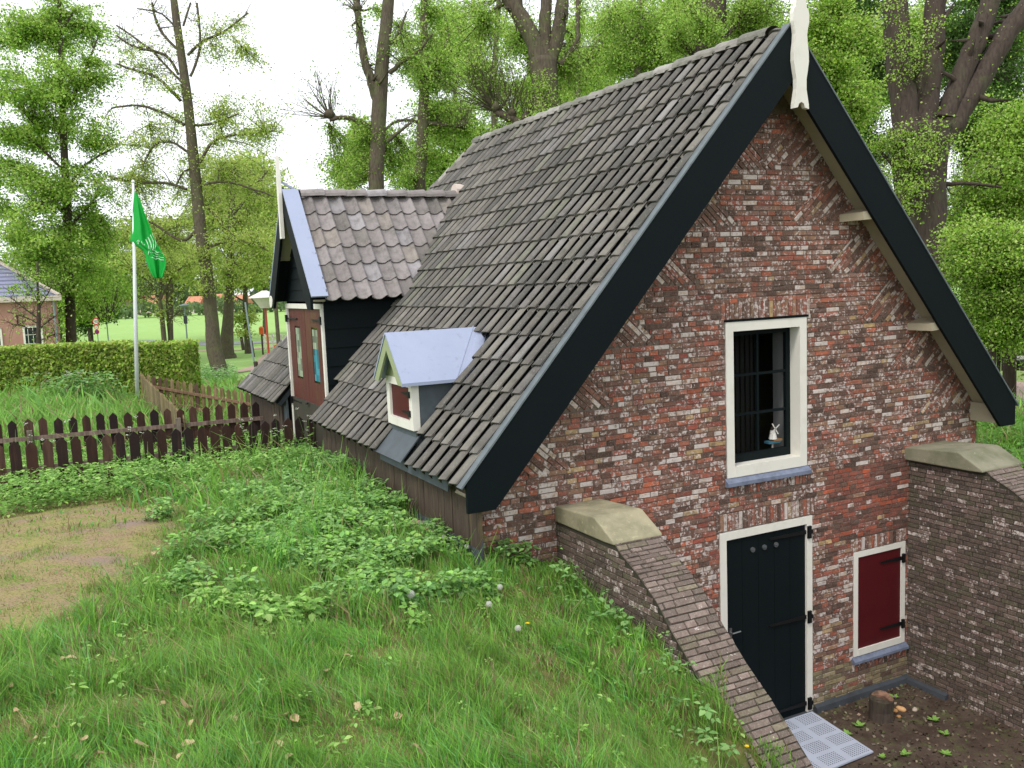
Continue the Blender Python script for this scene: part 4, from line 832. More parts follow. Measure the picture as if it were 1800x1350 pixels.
# ---------------------------------------------------------------- trees
def clumpleaves(pts, dirs, per, spread, size):
    k = len(pts); p = np.repeat(pts, per, axis=0)+RS.randn(k*per, 3)*spread; return p
LC = {'lime': [(.34, .52, .08), (.42, .60, .12), (.26, .43, .06), (.48, .64, .18), (.18, .33, .045)],
      'fresh': [(.38, .58, .08), (.47, .64, .13), (.29, .48, .06), (.55, .69, .22), (.20, .37, .045)],
      'dark': [(.07, .14, .03), (.10, .20, .035), (.13, .26, .05), (.05, .11, .02)],
      'olive': [(.38, .50, .10), (.46, .56, .14), (.31, .43, .08), (.52, .59, .18)]}
DENS = 2.3
def tree(label, D, trunk, limbs, blobs, lc='lime', lsize=.11, per=34, barkm='bark', name='tree', seed=1, group=None, twigr=.010, ground=True, fans=(), spread=.24):
    """trunk, limbs: lists of (u, v, width_px[, dD]); blobs: (u, v, ru, rv, dD, rd_m, ntwigs); all at depth D metres"""
    global RS
    RS = np.random.RandomState(seed); random.seed(seed)
    def P3(q): return P(q[0], q[1], D+(q[3] if len(q) > 3 else 0))
    tp = [P3(q) for q in trunk]; tr_ = [q[2]*D/F/2 for q in trunk]
    if ground:
        b_ = tp[0].copy(); gz = float(Hs(b_[0], b_[1])); 
        if b_[2] > gz+.3: k_ = b_.copy(); k_[2] = gz; tp = [k_-(0, 0, .3), k_+(0, 0, .15)]+tp; tr_ = [tr_[0]*1.45, tr_[0]*1.15]+tr_
        else: tp = [b_-(0, 0, .4)]+tp; tr_ = [tr_[0]*1.15]+tr_
    t = thing(name, label, 'tree', group, loc=tuple(tp[0]))
    q = MB(); allp = []; LP = []
    def smooth(pts, rad, sub=4):
        pts = np.array(pts); rad = np.array(rad); n_ = len(pts)
        if n_ < 3: k = np.linspace(0, n_-1, (n_-1)*sub+1); return np.stack([np.interp(k, range(n_), pts[:, i]) for i in range(3)], 1), np.interp(k, range(n_), rad)
        out = []; ro = []
        for i in range(n_-1):
            p0, p1, p2, p3 = pts[max(i-1, 0)], pts[i], pts[i+1], pts[min(i+2, n_-1)]
            for s_ in np.linspace(0, 1, sub, endpoint=False): out.append(.5*((2*p1)+(-p0+p2)*s_+(2*p0-5*p1+4*p2-p3)*s_**2+(-p0+3*p1-3*p2+p3)*s_**3)); ro.append(rad[i]*(1-s_)+rad[i+1]*s_)
        out.append(pts[-1]); ro.append(rad[-1]); return np.array(out), np.array(ro)
    a, r = smooth(tp, tr_); q.tube(a, r, 14, jit=.05); allp.append(a)
    for L in limbs:
        pts = [P3(p) for p in L]; rr = [max(p[2]*D/F/2, .012) for p in L]
        a, r = smooth(pts, rr); a = a+RS.randn(*a.shape)*np.minimum(r, .05)[:, None]*.25; q.tube(a, r, 10, jit=.05, cap=False); allp.append(a)
        for k in range(2, len(a)-1):      # side branches
            for _q in range(3):
                dv = unit(RS.randn(3)+(0, 0, .25))*RS.uniform(.25, .9)*(D/50+.3); pp = [a[k], a[k]+dv*.5+RS.randn(3)*.08, a[k]+dv+RS.randn(3)*.15]; q.tube(pp, [.012*D/40, .008*D/40, .004*D/40], 3, cap=False); LP.append(np.repeat([pp[2]], 5, 0)+RS.randn(5, 3)*spread)
                for _r in range(2): b1 = pp[1]; q.tube([b1, b1+dv*.4+RS.randn(3)*.2*(D/50+.2)], [.007*D/40, .004*D/40], 3, cap=False)
            if RS.rand() < .5:
                dv = unit(RS.randn(3)+(0, 0, .3))*RS.uniform(.4, 1.3)*(D/50+.3); b0 = a[k]; mid = b0+dv*.5+RS.randn(3)*.06; e = b0+dv+RS.randn(3)*.12; q.tube([b0, mid, e], [max(r[k]*.4, .008), max(r[k]*.28, .006), .004], 4, cap=False); allp.append(np.array([mid, e]))
    skel = np.concatenate(allp)
    for (u, v, ru, rv, dD, rd, nt_) in blobs:
        nt_ = int(nt_*(1.35 if seed < 14 else 1.7 if seed < 20 else DENS))
        c = P(u, v, D+dD); Rr = ROT[:, 0]*ru*(D+dD)/F; Ru = ROT[:, 1]*rv*(D+dD)/F; Rd = ROT[:, 2]*rd
        s_ = unit(RS.randn(nt_, 3))*RS.rand(nt_, 1)**(1/2.4)*RS.uniform(.55, 1.3, (nt_, 1)); nsp = max(4, nt_//(3 if nt_ < 90 or seed < 20 else 6)); cen = c+s_[:nsp, :1]*Rr+s_[:nsp, 1:2]*Ru+s_[:nsp, 2:]*Rd; hr = min(np.linalg.norm(Rr), rd+1)
        ends = cen[RS.randint(0, nsp, nt_)]+RS.randn(nt_, 3)*np.array([.32, .32, .15])*hr
        sub = skel[RS.randint(0, len(skel), min(len(skel), 260))]
        dm = np.linalg.norm(ends[:, None]-sub[None], axis=2); st_ = sub[np.argmin(dm, 1)]
        dlen = np.linalg.norm(ends-st_, axis=1); mx_ = 1.6+D*.035
        for e, s0, dl in zip(ends, st_, dlen):
            ss = s0 if dl < mx_ else e+(s0-e)*mx_/dl
            mid = (ss*.45+e*.55)+RS.randn(3)*.12+(0, 0, .12*dl*.3); rr = twigr*(D/30+.4)
            q.tube([ss, mid, e], [rr, rr*.7, rr*.35], 3, cap=False)
            nl = int(per*1.9); k = RS.rand(nl, 1)**.8; bez = (1-k)**2*ss+2*k*(1-k)*mid+k**2*e if dl < mx_ else mid*(1-k)+e*k; LP.append(bez*1.0+RS.randn(nl, 3)*spread*np.array([1.2, 1.2, .8]))
    for (u, v, dD, az0, az1, Lpx, n_) in fans:                       # pollard knuckle with a fan of bare shoots
        c = P(u, v, D+dD); q.tube([c-(0, 0, .02), c+(0, 0, .12), c+(0, 0, .3)], [.1*D/30, .2*D/30, .08*D/30], 8, jit=.2)
        for _ in range(n_):
            an = radians(random.uniform(az0, az1)); L_ = Lpx*D/F*random.uniform(.45, 1); dv = ROT[:, 0]*cos(an)+ROT[:, 1]*sin(an)+ROT[:, 2]*random.uniform(-.5, .5); dv /= np.linalg.norm(dv); m_ = c+dv*L_*.5+RS.randn(3)*.06*L_; e = c+dv*L_+RS.randn(3)*.08*L_
            q.tube([c, m_, e], [.02*D/30, .013*D/30, .006*D/30], 3, cap=False)
            for _2 in range(2): b0 = c+(e-c)*random.uniform(.4, .9); q.tube([b0, b0+dv*L_*.25+RS.randn(3)*.12*L_], [.008*D/30, .005*D/30], 3, cap=False)
            LP.append(e+RS.randn(6, 3)*.15); LP.append(m_+RS.randn(4, 3)*.15)
    q.build('trunk', M[barkm], t, smooth=True)
    if LP:
        lp = np.concatenate(LP); npmesh('crown', leafquads(lp, lsize*.76, .45), 4, vary(LC[lc], len(lp), .3), M['leaf'], t)
    return t

tree('tall dark trunked lime farthest left, its green crown hanging before the tiled house', 56, [(126, 612, 18), (123, 540, 16), (120, 440, 15), (118, 360, 14), (112, 250, 12), (108, 120, 9), (104, 0, 7), (100, -80, 5)],
     [[(118, 380, 8), (85, 340, 6), (50, 310, 4), (10, 290, 3)], [(120, 400, 7), (150, 370, 5), (180, 330, 3)], [(112, 240, 7), (60, 165, 6), (8, 160, 4)], [(108, 200, 6), (140, 150, 5), (170, 70, 3)], [(118, 330, 6), (150, 290, 4), (200, 260, 3)], [(122, 470, 6), (60, 420, 5), (8, 370, 3)], [(105, 90, 6), (60, 60, 4), (8, 80, 3)], [(122, 500, 5), (150, 530, 3), (175, 560, 2)], [(104, 60, 5), (130, 20, 3)], [(112, 300, 5), (60, 250, 4), (20, 230, 3)]],
     [(50, 60, 60, 50, 0, 3, 80), (130, 50, 75, 45, 2, 3, 90), (50, 150, 60, 55, -3, 3, 90), (150, 130, 60, 50, 0, 3, 60), (60, 250, 65, 50, 2, 3, 80), (150, 230, 55, 40, 0, 3, 45), (50, 350, 60, 60, -2, 3, 90), (130, 340, 60, 50, 0, 3, 60), (60, 430, 70, 45, -4, 3, 100), (150, 430, 60, 50, 2, 3, 80), (165, 490, 60, 40, 4, 3, 60), (120, 500, 50, 30, -2, 3, 35), (-60, 200, 60, 180, 0, 4, 70)], 'lime', .2, 36, 'darkbark', seed=11)
tree('tall straight lime with bare crossing limbs behind the low rear fence, right of the flagpole', 52, [(387, 655, 30), (376, 610, 26), (372, 560, 23), (362, 470, 22), (352, 400, 21), (341, 290, 19), (334, 215, 17), (327, 155, 16), (318, 90, 14), (308, 20, 13), (300, -60, 9)],
     [[(333, 268, 5), (300, 250, 4), (272, 255, 4), (250, 293, 3)], [(324, 220, 6), (290, 200, 5), (245, 185, 4), (196, 190, 3)], [(317, 177, 6), (277, 137, 5), (233, 122, 4), (205, 112, 3)], [(314, 130, 5), (290, 97, 5), (235, 82, 4), (205, 62, 3)], [(310, 85, 5), (280, 50, 5), (267, 5, 4)], [(325, 150, 5), (296, 120, 4), (262, 85, 4), (205, 45, 3)], [(330, 97, 5), (358, 72, 5), (400, 52, 4), (435, 22, 3)], [(335, 135, 5), (352, 80, 4), (346, 5, 4)], [(343, 220, 5), (376, 217, 4), (420, 200, 3)], [(349, 288, 6), (377, 247, 5), (412, 238, 4), (480, 230, 3)], [(328, 332, 5), (290, 322, 5), (235, 320, 5), (192, 310, 4)], [(362, 437, 6), (392, 426, 4), (432, 425, 3), (470, 440, 2)], [(345, 405, 6), (318, 423, 5), (268, 392, 4), (230, 380, 3)], [(345, 300, 4), (325, 300, 3), (310, 325, 3)], [(345, 330, 4), (400, 320, 4), (480, 345, 3)], [(322, 45, 4), (335, 5, 3)], [(318, 60, 4), (285, 25, 3), (240, 15, 2)]],
     [(240, 290, 40, 30, 0, 3, 18), (430, 190, 60, 45, 0, 3, 34), (420, 100, 50, 40, 0, 3, 20), (250, 110, 50, 30, 0, 3, 14), (440, 245, 50, 28, 0, 3, 34), (280, 160, 60, 40, 0, 3, 14), (380, 60, 60, 45, 0, 3, 16), (290, 250, 70, 50, 1, 3, 22), (420, 340, 70, 50, 3, 3, 40), (270, 360, 70, 45, 3, 3, 40), (430, 430, 60, 40, 1, 3, 44), (300, 430, 60, 45, 3, 3, 36), (360, 300, 90, 120, 0, 3, 34), (345, 460, 30, 60, -1, .8, 14), (230, 230, 50, 60, 0, 3, 16)], 'olive', .15, 30, 'bark', seed=12)
tree('leaning lime trunk at the road, directly behind the tall straight one', 66, [(397, 620, 30), (399, 590, 22), (402, 540, 17), (404, 480, 15), (406, 420, 13), (408, 350, 10), (412, 290, 7)],
     [[(403, 470, 7), (430, 440, 5), (470, 430, 3)], [(405, 420, 6), (380, 380, 4), (350, 350, 3)], [(407, 380, 6), (440, 340, 4), (470, 300, 3)]],
     [(410, 330, 80, 60, 3, 3, 60), (450, 430, 60, 40, 0, 3, 50), (400, 420, 60, 50, 4, 3, 45), (440, 500, 45, 20, 0, 2, 16), (400, 480, 30, 40, 0, 2, 14)], 'olive', .22, 30, 'bark', seed=13)
tree('small vase shaped tree at the meadow edge, just right of the flagpole', 74, [(289, 604, 9), (285, 560, 8), (281, 530, 7)], [[(281, 530, 5), (265, 500, 4), (240, 480, 3)], [(281, 530, 5), (282, 490, 4), (275, 450, 3)], [(281, 528, 5), (300, 490, 4), (330, 460, 3)], [(281, 535, 4), (262, 522, 3), (245, 525, 2)]],
     [(250, 465, 45, 30, 0, 3, 26), (320, 455, 50, 35, 0, 3, 34), (280, 430, 60, 40, 2, 3, 34), (285, 545, 12, 30, 0, 1, 4)], 'olive', .2, 24, seed=14)
tree('thin dark pole of a young tree beside the small vase shaped tree', 74.5, [(299, 604, 5), (295, 560, 5), (294, 520, 4), (296, 470, 3)], [[(295, 565, 2), (310, 552, 2), (320, 545, 2)]], [(300, 470, 30, 25, 0, 2, 8)], 'olive', .2, 20, seed=15)
tree('slim lime behind the grey leaning pole, left of the wide white lamp', 70, [(435, 602, 11), (433, 570, 9), (431, 535, 9), (432, 480, 7), (436, 430, 5)], [[(431, 530, 3), (410, 520, 3), (395, 515, 2)], [(432, 500, 3), (455, 480, 2)]],
     [(440, 470, 50, 35, 0, 3, 44), (412, 560, 18, 28, 0, 1.5, 14), (442, 560, 14, 25, 0, 1.5, 10), (450, 400, 50, 40, 0, 3, 30)], 'olive', .2, 24, seed=16)
tree('dark evergreen tree behind the round traffic signs', 92, [(160, 598, 9), (158, 570, 8), (155, 520, 6), (152, 470, 4)], [], [(150, 520, 42, 40, 0, 3, 90), (185, 545, 30, 22, 0, 2, 40), (120, 560, 22, 40, 0, 2, 40)], 'dark', .28, 30, 'darkbark', seed=17)
tree('slender young tree with bare side twigs against the tiled house wall', 44, [(71, 640, 10), (68, 600, 8), (68, 540, 6), (66, 500, 4), (66, 460, 3)], [[(68, 590, 3), (45, 575, 2), (20, 570, 2)], [(68, 580, 3), (90, 560, 2), (100, 555, 1)], [(68, 560, 3), (40, 540, 2), (15, 520, 1)], [(67, 545, 2), (85, 515, 2), (92, 500, 1)], [(68, 570, 2), (50, 560, 2), (12, 548, 1)], [(67, 530, 2), (50, 500, 1), (30, 480, 1)], [(68, 600, 2), (90, 590, 2), (98, 585, 1)]], [(30, 500, 30, 30, 0, 1.5, 10), (80, 500, 20, 30, 0, 1, 5)], 'lime', .13, 16, 'darkbark', seed=18, spread=.12)
# the limes and pollards behind the cellar roof
tree('pollard lime with two stems and a bare knuckled arm, left of the main roof ridge', 33, [(662, 345, 28), (664, 260, 27), (667, 180, 26), (672, 110, 24), (678, 50, 22), (684, -10, 20), (688, -60, 16)],
     [[(662, 175, 17), (650, 135, 16), (640, 100, 15), (632, 50, 13), (626, -10, 12)], [(660, 232, 9), (640, 218, 9), (610, 206, 8), (580, 210, 7)], [(684, 130, 9), (705, 110, 7), (735, 90, 5), (760, 60, 3)], [(680, 250, 7), (710, 225, 5), (730, 210, 3)], [(675, 90, 6), (700, 60, 5), (715, 20, 3)]],
     [(630, 300, 50, 40, 2, 2, 44), (700, 290, 40, 45, 2, 2, 32), (690, 40, 45, 40, 2, 2, 12), (600, 330, 30, 14, 1, 1.5, 14), (720, 130, 40, 50, 1, 2, 18), (640, 250, 30, 40, 0, 1.5, 12)], 'lime', .10, 30, seed=21, fans=((580, 207, 0, 70, 175, 105, 30), (628, 20, 0, 50, 160, 60, 14)), spread=.15)
tree('slimmer lime trunk between the two stemmed pollard and the ridge', 38, [(738, 345, 22), (740, 290, 21), (743, 220, 20), (746, 150, 17), (745, 70, 14), (746, -30, 10)], [[(743, 215, 6), (700, 212, 5), (670, 235, 4)], [(745, 215, 7), (790, 220, 6), (815, 225, 4)], [(746, 140, 6), (770, 110, 5), (790, 60, 3)], [(745, 110, 6), (720, 80, 5), (710, 40, 3)]],
     [(760, 60, 50, 60, 1, 2.5, 55), (770, 170, 50, 55, 1, 2.5, 65), (750, 280, 45, 40, 2, 2.5, 48), (800, 240, 45, 40, 2, 2.5, 45), (710, 330, 30, 25, 0, 2, 14), (730, 120, 35, 60, 0, 2, 26)], 'lime', .11, 32, seed=22, fans=((815, 224, 0, 50, 150, 60, 14),), spread=.16)
tree('big pollard lime forking into three heavy stems behind the middle of the roof', 28, [(962, 235, 50), (960, 190, 46), (958, 150, 46), (955, 105, 48)],
     [[(950, 110, 34), (935, 65, 30), (915, 30, 28), (890, -10, 26)], [(958, 110, 26), (958, 60, 22), (960, 0, 20), (962, -40, 18)], [(965, 115, 26), (978, 70, 25), (986, 30, 24), (990, -20, 22)], [(945, 222, 16), (920, 218, 15), (895, 208, 14), (872, 196, 12)], [(985, 115, 12), (1000, 95, 8), (1020, 60, 5)], [(875, 200, 10), (850, 170, 7), (830, 140, 4)]],
     [(900, 110, 45, 60, 1, 1.5, 26), (850, 60, 60, 55, 2, 2, 34), (1010, 150, 40, 50, 1, 1.5, 34), (960, 180, 30, 40, -1, .8, 12), (900, 260, 40, 20, 0, 1.2, 14), (840, 130, 35, 40, 1, 2, 22)], 'lime', .085, 30, seed=23, fans=((900, 206, 0, 60, 150, 110, 34), (872, 196, 0, 80, 165, 130, 36), (925, 214, 0, 40, 120, 80, 16)), spread=.13)
tree('thin lime stem right of the three stemmed pollard', 42, [(1016, 220, 11), (1016, 150, 10), (1015, 80, 9), (1017, -20, 8)], [[(1016, 120, 5), (1040, 90, 4), (1060, 60, 2)]], [(1040, 130, 50, 60, 2, 2.5, 60), (1060, 40, 50, 50, 2, 2.5, 50)], 'fresh', .12, 32, seed=24)
tree('lime trunk wrapped in shoots behind the upper roof, left of the ridge end', 44, [(870, 230, 12), (868, 160, 11), (872, 80, 10), (878, -20, 8)], [[(870, 130, 5), (845, 100, 4), (820, 80, 3)]], [(860, 180, 40, 50, 2, 2.5, 50), (820, 60, 40, 60, 2, 2.5, 40)], 'lime', .12, 32, seed=25)
tree('leafy lime overtopping the upper half of the roof ridge', 36, [(1122, 170, 14), (1122, 110, 13), (1125, 50, 12), (1128, -30, 9)], [[(1122, 90, 5), (1100, 50, 4), (1080, 10, 3)], [(1124, 100, 6), (1150, 60, 4), (1170, 20, 3)]], [(1110, 110, 50, 50, 1, 2.5, 75), (1150, 60, 60, 55, 0, 2.5, 75), (1170, 120, 40, 40, 1, 2, 45), (1090, 50, 40, 60, 2, 2.5, 40)], 'lime', .105, 34, seed=26)
tree('thick shaggy trunked lime just left of the white gable finial', 25, [(1247, 130, 50), (1250, 80, 46), (1254, 30, 44), (1257, -40, 42)], [[(1245, 120, 9), (1220, 100, 7), (1190, 60, 4)], [(1262, 80, 9), (1290, 50, 7), (1310, 10, 5)]],
     [(1200, 60, 45, 50, 0, 1.5, 40), (1320, 50, 50, 45, 1, 1.5, 55), (1250, 80, 30, 50, -1, .7, 12), (1350, 20, 50, 30, 0, 1.5, 30)], 'lime', .08, 30, 'darkbark', seed=27, fans=((1225, 112, 0, 50, 150, 70, 16),), spread=.12)
tree('massive five stemmed lime towering behind the right slope of the roof', 20, [(1628, 470, 62), (1622, 400, 74), (1618, 330, 84), (1616, 270, 96), (1615, 225, 104)],
     [[(1598, 235, 50), (1588, 180, 46), (1580, 100, 44), (1574, 20, 42), (1572, -40, 40)], [(1620, 230, 44), (1634, 160, 40), (1640, 90, 38), (1644, 10, 36), (1646, -40, 34)], [(1640, 240, 40), (1672, 180, 36), (1700, 110, 34), (1728, 40, 33), (1748, -30, 30)], [(1650, 255, 40), (1688, 200, 38), (1728, 130, 36), (1770, 60, 34), (1820, -10, 30)], [(1605, 190, 22), (1620, 130, 14), (1600, 80, 8)], [(1640, 330, 10), (1690, 320, 7), (1760, 330, 4)], [(1600, 320, 9), (1570, 290, 6), (1540, 260, 4)]],
     [(1600, 330, 45, 70, -1, .7, 20), (1590, 60, 50, 60, -1, .8, 14), (1640, 260, 60, 40, -1, .6, 12), (1560, 250, 35, 50, 0, .8, 14)], 'fresh', .065, 26, 'darkbark', seed=28, spread=.10, twigr=.008)
# green wall behind on the right
for i, (lb, D, tr, bl, lc) in enumerate((
    ('bright leafed hazel like shrub beside the right foot of the roof', 16, [(1745, 600, 12), (1750, 520, 10), (1755, 440, 8)], [(1760, 480, 70, 70, 0, 1.2, 190), (1700, 440, 50, 60, 0, 1, 120), (1790, 570, 50, 40, 0, 1, 100), (1740, 560, 40, 50, .5, .8, 90), (1850, 460, 60, 120, 0, 1, 80)], 'fresh'),
    ('bright green maple spreading right of the five stemmed lime', 24, [(1780, 420, 20), (1785, 330, 18), (1790, 230, 14)], [(1740, 330, 80, 70, 0, 1.6, 190), (1790, 230, 70, 60, 0, 1.5, 130), (1700, 400, 60, 40, 1, 1.3, 110), (1850, 330, 60, 120, 0, 1.5, 80)], 'fresh'),
    ('dark green beech filling the gap above the right bargeboard', 33, [(1500, 330, 16), (1500, 230, 14), (1500, 100, 12), (1505, -20, 9)], [(1480, 180, 60, 60, 0, 2, 120), (1520, 290, 60, 60, 0, 2, 120), (1460, 90, 60, 60, 0, 2, 110), (1540, 120, 50, 80, 1, 2, 90), (1500, 20, 80, 40, 0, 2, 90)], 'dark'),
    ('light green maple between the finial and the five stemmed lime', 27, [(1470, 260, 14), (1472, 180, 12), (1475, 60, 10), (1478, -20, 8)], [(1450, 120, 50, 50, 0, 1.5, 70), (1500, 190, 50, 50, 0, 1.5, 60), (1530, 330, 45, 45, 0, 1.3, 50), (1440, 40, 50, 40, 0, 1.5, 50), (1540, 50, 40, 50, 0, 1.5, 40)], 'fresh'),
    ('dark leaved elm behind the right hand stems of the big lime', 36, [(1700, 330, 14), (1702, 200, 12), (1705, 60, 10), (1708, -20, 8)], [(1690, 60, 60, 60, 0, 2.5, 90), (1770, 130, 60, 60, 0, 2.5, 100), (1680, 200, 50, 60, 0, 2.5, 80), (1790, 30, 60, 50, 0, 2.5, 90), (1740, 230, 60, 50, 0, 2.5, 80), (1560, 400, 60, 50, 1, 2, 60), (1660, 420, 60, 60, 1, 2, 80)], 'dark'),
    ('fresh green lime crown high over the top right corner of the roof', 40, [(1640, 350, 12), (1640, 200, 11), (1642, 40, 9), (1643, -30, 8)], [(1610, 60, 60, 60, 0, 2.5, 80), (1720, 100, 60, 60, 0, 2.5, 80), (1780, 200, 60, 60, 0, 2.5, 80), (1560, 160, 50, 60, 0, 2.5, 50), (1790, 60, 50, 50, 0, 2, 50)], 'fresh'))):
    tree(lb, D, tr, [], bl, lc, .0034*D+.008, 36, 'darkbark', name='tree', seed=40+i, ground=True, spread=.0045*D+.03)
# understorey that stands on the ground behind the house and on the right bank
for i, (lb, D, tr, bl, lc) in enumerate((
    ('low hazel thicket on the right bank, below the bright maple', 22, [(1850, 640, 8), (1850, 560, 6), (1852, 480, 5)], [(1830, 560, 90, 60, 0, 1.5, 120), (1900, 620, 80, 60, 0, 1.5, 90), (1790, 520, 50, 50, 1, 1.2, 60)], 'fresh'),
    ('dark understorey shrub hidden low behind the right roof slope', 30, [(1600, 620, 8), (1600, 540, 6), (1600, 480, 5)], [(1560, 520, 80, 60, 0, 2, 90), (1660, 560, 90, 70, 0, 2, 110), (1480, 450, 70, 60, 0, 2, 70)], 'dark'),
    ('green understorey shrub hidden low behind the roof ridge', 40, [(1200, 560, 7), (1200, 480, 6), (1200, 400, 5)], [(1150, 420, 90, 70, 0, 3, 90), (1300, 400, 90, 80, 0, 3, 90), (1000, 430, 90, 60, 0, 3, 80), (1250, 260, 100, 60, 0, 3, 60)], 'lime'))):
    tree(lb, D, tr, [], bl, lc, .0034*D+.008, 30, 'darkbark', name='shrub', seed=90+i, ground=True, spread=.0045*D+.03)
# farther crowns that close the view behind the roof
for i, (lb, D, tr, bl, lc) in enumerate((
    ('distant lime crown low behind the entrance dormer ridge', 60, [(620, 345, 9), (620, 280, 7), (622, 200, 5)], [(620, 300, 50, 40, 0, 3, 50), (660, 250, 50, 50, 0, 3, 36)], 'fresh'),
    ('distant lime behind the slim trunk over the hipped roof end', 62, [(800, 330, 10), (800, 200, 8), (800, 60, 6)], [(780, 220, 60, 70, 0, 3, 80), (800, 100, 60, 70, 0, 3, 70), (740, 300, 60, 40, 0, 3, 70), (840, 240, 50, 40, 0, 3, 50), (790, 20, 60, 40, 0, 3, 34)], 'lime'),
    ('distant lime behind the three stemmed pollard', 64, [(930, 260, 10), (930, 150, 8), (930, 40, 6)], [(920, 170, 60, 60, 0, 3, 60), (1000, 170, 60, 50, 0, 3, 70), (900, 60, 50, 60, 0, 3, 30), (1060, 150, 60, 50, 0, 3, 60), (1010, 60, 50, 50, 0, 3, 30)], 'fresh'),
    ('distant beech behind the upper roof ridge', 58, [(1180, 160, 10), (1180, 60, 8), (1182, -20, 6)], [(1180, 60, 70, 60, 0, 3, 90), (1110, 50, 60, 60, 0, 3, 70), (1300, 60, 70, 50, 0, 3, 80), (1240, 30, 60, 40, 0, 3, 50), (1370, 70, 60, 50, 0, 3, 50)], 'lime'),
    ('broad pale crown behind the tall straight lime on the left', 84, [(300, 590, 9), (300, 480, 8), (300, 380, 6)], [(440, 300, 70, 60, 0, 4, 60), (420, 390, 80, 50, 0, 4, 70), (270, 420, 70, 40, 0, 4, 60), (350, 460, 60, 30, 0, 4, 40), (180, 440, 50, 50, 0, 4, 50)], 'olive'),
    ('pale roadside crown right of the leaning lime trunk', 96, [(465, 590, 7), (465, 500, 6), (465, 440, 5)], [(465, 430, 50, 50, 0, 4, 70), (430, 480, 50, 20, 0, 4, 40), (330, 480, 50, 20, 0, 3, 22), (480, 350, 40, 50, 0, 4, 30)], 'olive'),
    ('leafy crown behind the traffic signs at the left', 80, [(105, 600, 9), (105, 500, 8), (105, 400, 6)], [(110, 520, 60, 60, 0, 3, 90), (190, 470, 60, 40, 0, 3, 60), (60, 480, 50, 50, 0, 3, 50), (220, 520, 40, 18, 0, 3, 20)], 'lime'))):
    tree(lb, D, tr, [], bl, lc, .0036*D, 34, 'bark', name='tree', seed=60+i, spread=.3)

# unseen trees added past the right edge to darken what the window glass mirrors
def pix(wx, wy, wz):
    c = ROT.T @ (np.array([wx, wy, wz])-CAM); return (PP[0]+F*c[0]/-c[2], PP[1]-F*c[1]/-c[2], -c[2])
for i, (lb, wx, wy) in enumerate((('dark tree added on the bank right of the pit, outside the view', 10, -10.5), ('dark tree added farther down the right bank, outside the view', 13.5, -14.5), ('dark tree added at the far side of the right bank, outside the view', 15, -10))):
    u0, v0, D_ = pix(wx, wy, 0.5)
    if D_ < 1: continue
    u1, v1, D1 = pix(wx, wy, 9.0); k = F/D_
    tree(lb, D_, [(u0, v0, .5*k), ((u0+u1*D1/D_)/2 if False else u0, v0-4*k, .4*k), (u0, v0-8.5*k, .25*k)], [], [(u0, v0-2.2*k, 3*k, 2*k, 0, 2.6, 100), (u0, v0-5*k, 3.2*k, 2.6*k, 0, 3, 110), (u0, v0-8*k, 2.6*k, 2*k, 0, 2.4, 60)], 'dark', .17, 36, 'darkbark', seed=80+i, spread=.2)

# ---------------------------------------------------------------- far left: house, lamps, signs, paths
random.seed(3)
DH = 50.
def at_ground(u, D, z=0.):                                   # the point of column u at depth D and height z
    d = ray(u, 560); p = CAM+d*D/F; return np.array([p[0], p[1], z])
cr = at_ground(101, DH); fw_ = ray(112, 560)*(1, 1, 0); fw_ /= np.linalg.norm(fw_); rt_ = np.array([fw_[1], -fw_[0], 0])
fh = thing('village_house', 'pinkish brick village house with grey blue tiled roof at the far left', 'house', loc=tuple(cr))
WH = P(97, 523, DH)[2]
def hp_(s_, t, z): return cr-rt_*s_+fw_*t+np.array([0, 0, z])
q = MB(); q.prism([hp_(0, 0, -.3), hp_(9, 0, -.3), hp_(9, 8, -.3), hp_(0, 8, -.3)], (0, 0, WH+.3)); q.build('wall', M['house_brick'], fh)
q = MB(); zr_ = WH+2.7
q.add([hp_(-.2, -.2, WH+.1), hp_(9.2, -.2, WH+.1), hp_(9.2, 8.2, WH+.1), hp_(-.2, 8.2, WH+.1), hp_(3.6, 4, zr_), hp_(5.4, 4, zr_)], [(0, 1, 5, 4), (1, 2, 5), (2, 3, 4, 5), (3, 0, 4)]); ro_ = q.build('roof', M['bluetile'], fh)
q = MB(); nn = np.cross(hp_(3.6, 4, zr_)-hp_(-.2, -.2, WH+.1), rt_); nn /= np.linalg.norm(nn); nn = nn if nn[2] > 0 else -nn
for k in range(12): t0 = .02+k/12.; a = hp_(-.2, -.2, WH+.1)*(1-t0)+hp_(3.6, 4, zr_)*t0; b_ = hp_(9.2, -.2, WH+.1)*(1-t0)+hp_(5.4, 4, zr_)*t0; q.bar(a+nn*.03, b_+nn*.03, .04, .06)
q.build('tile_course', M['bluetile'], ro_)
q = MB(); q.bar(hp_(-.2, -.2, WH+.1)+nn*.05, hp_(3.6, 4, zr_)+nn*.05, .2, .1); q.build('hip_tiles', M['farwall'], ro_)
q = MB(); q.obox(hp_(4.5, -.12, WH-.02), rt_*9.6, fw_*.3, (0, 0, .28)); q.build('gutter', M['farwall'], fh)
q = MB(); q.tube([hp_(.12, -.1, 0), hp_(.12, -.1, WH-.1)], .05, 8); q.build('downpipe', M['grey_pole'], fh)
q = MB(); q.obox(hp_(1.95, -.04, 3.7), rt_*.06, fw_*.05, (0, 0, .5)); q.build('wall_anchor', M['iron'], fh)
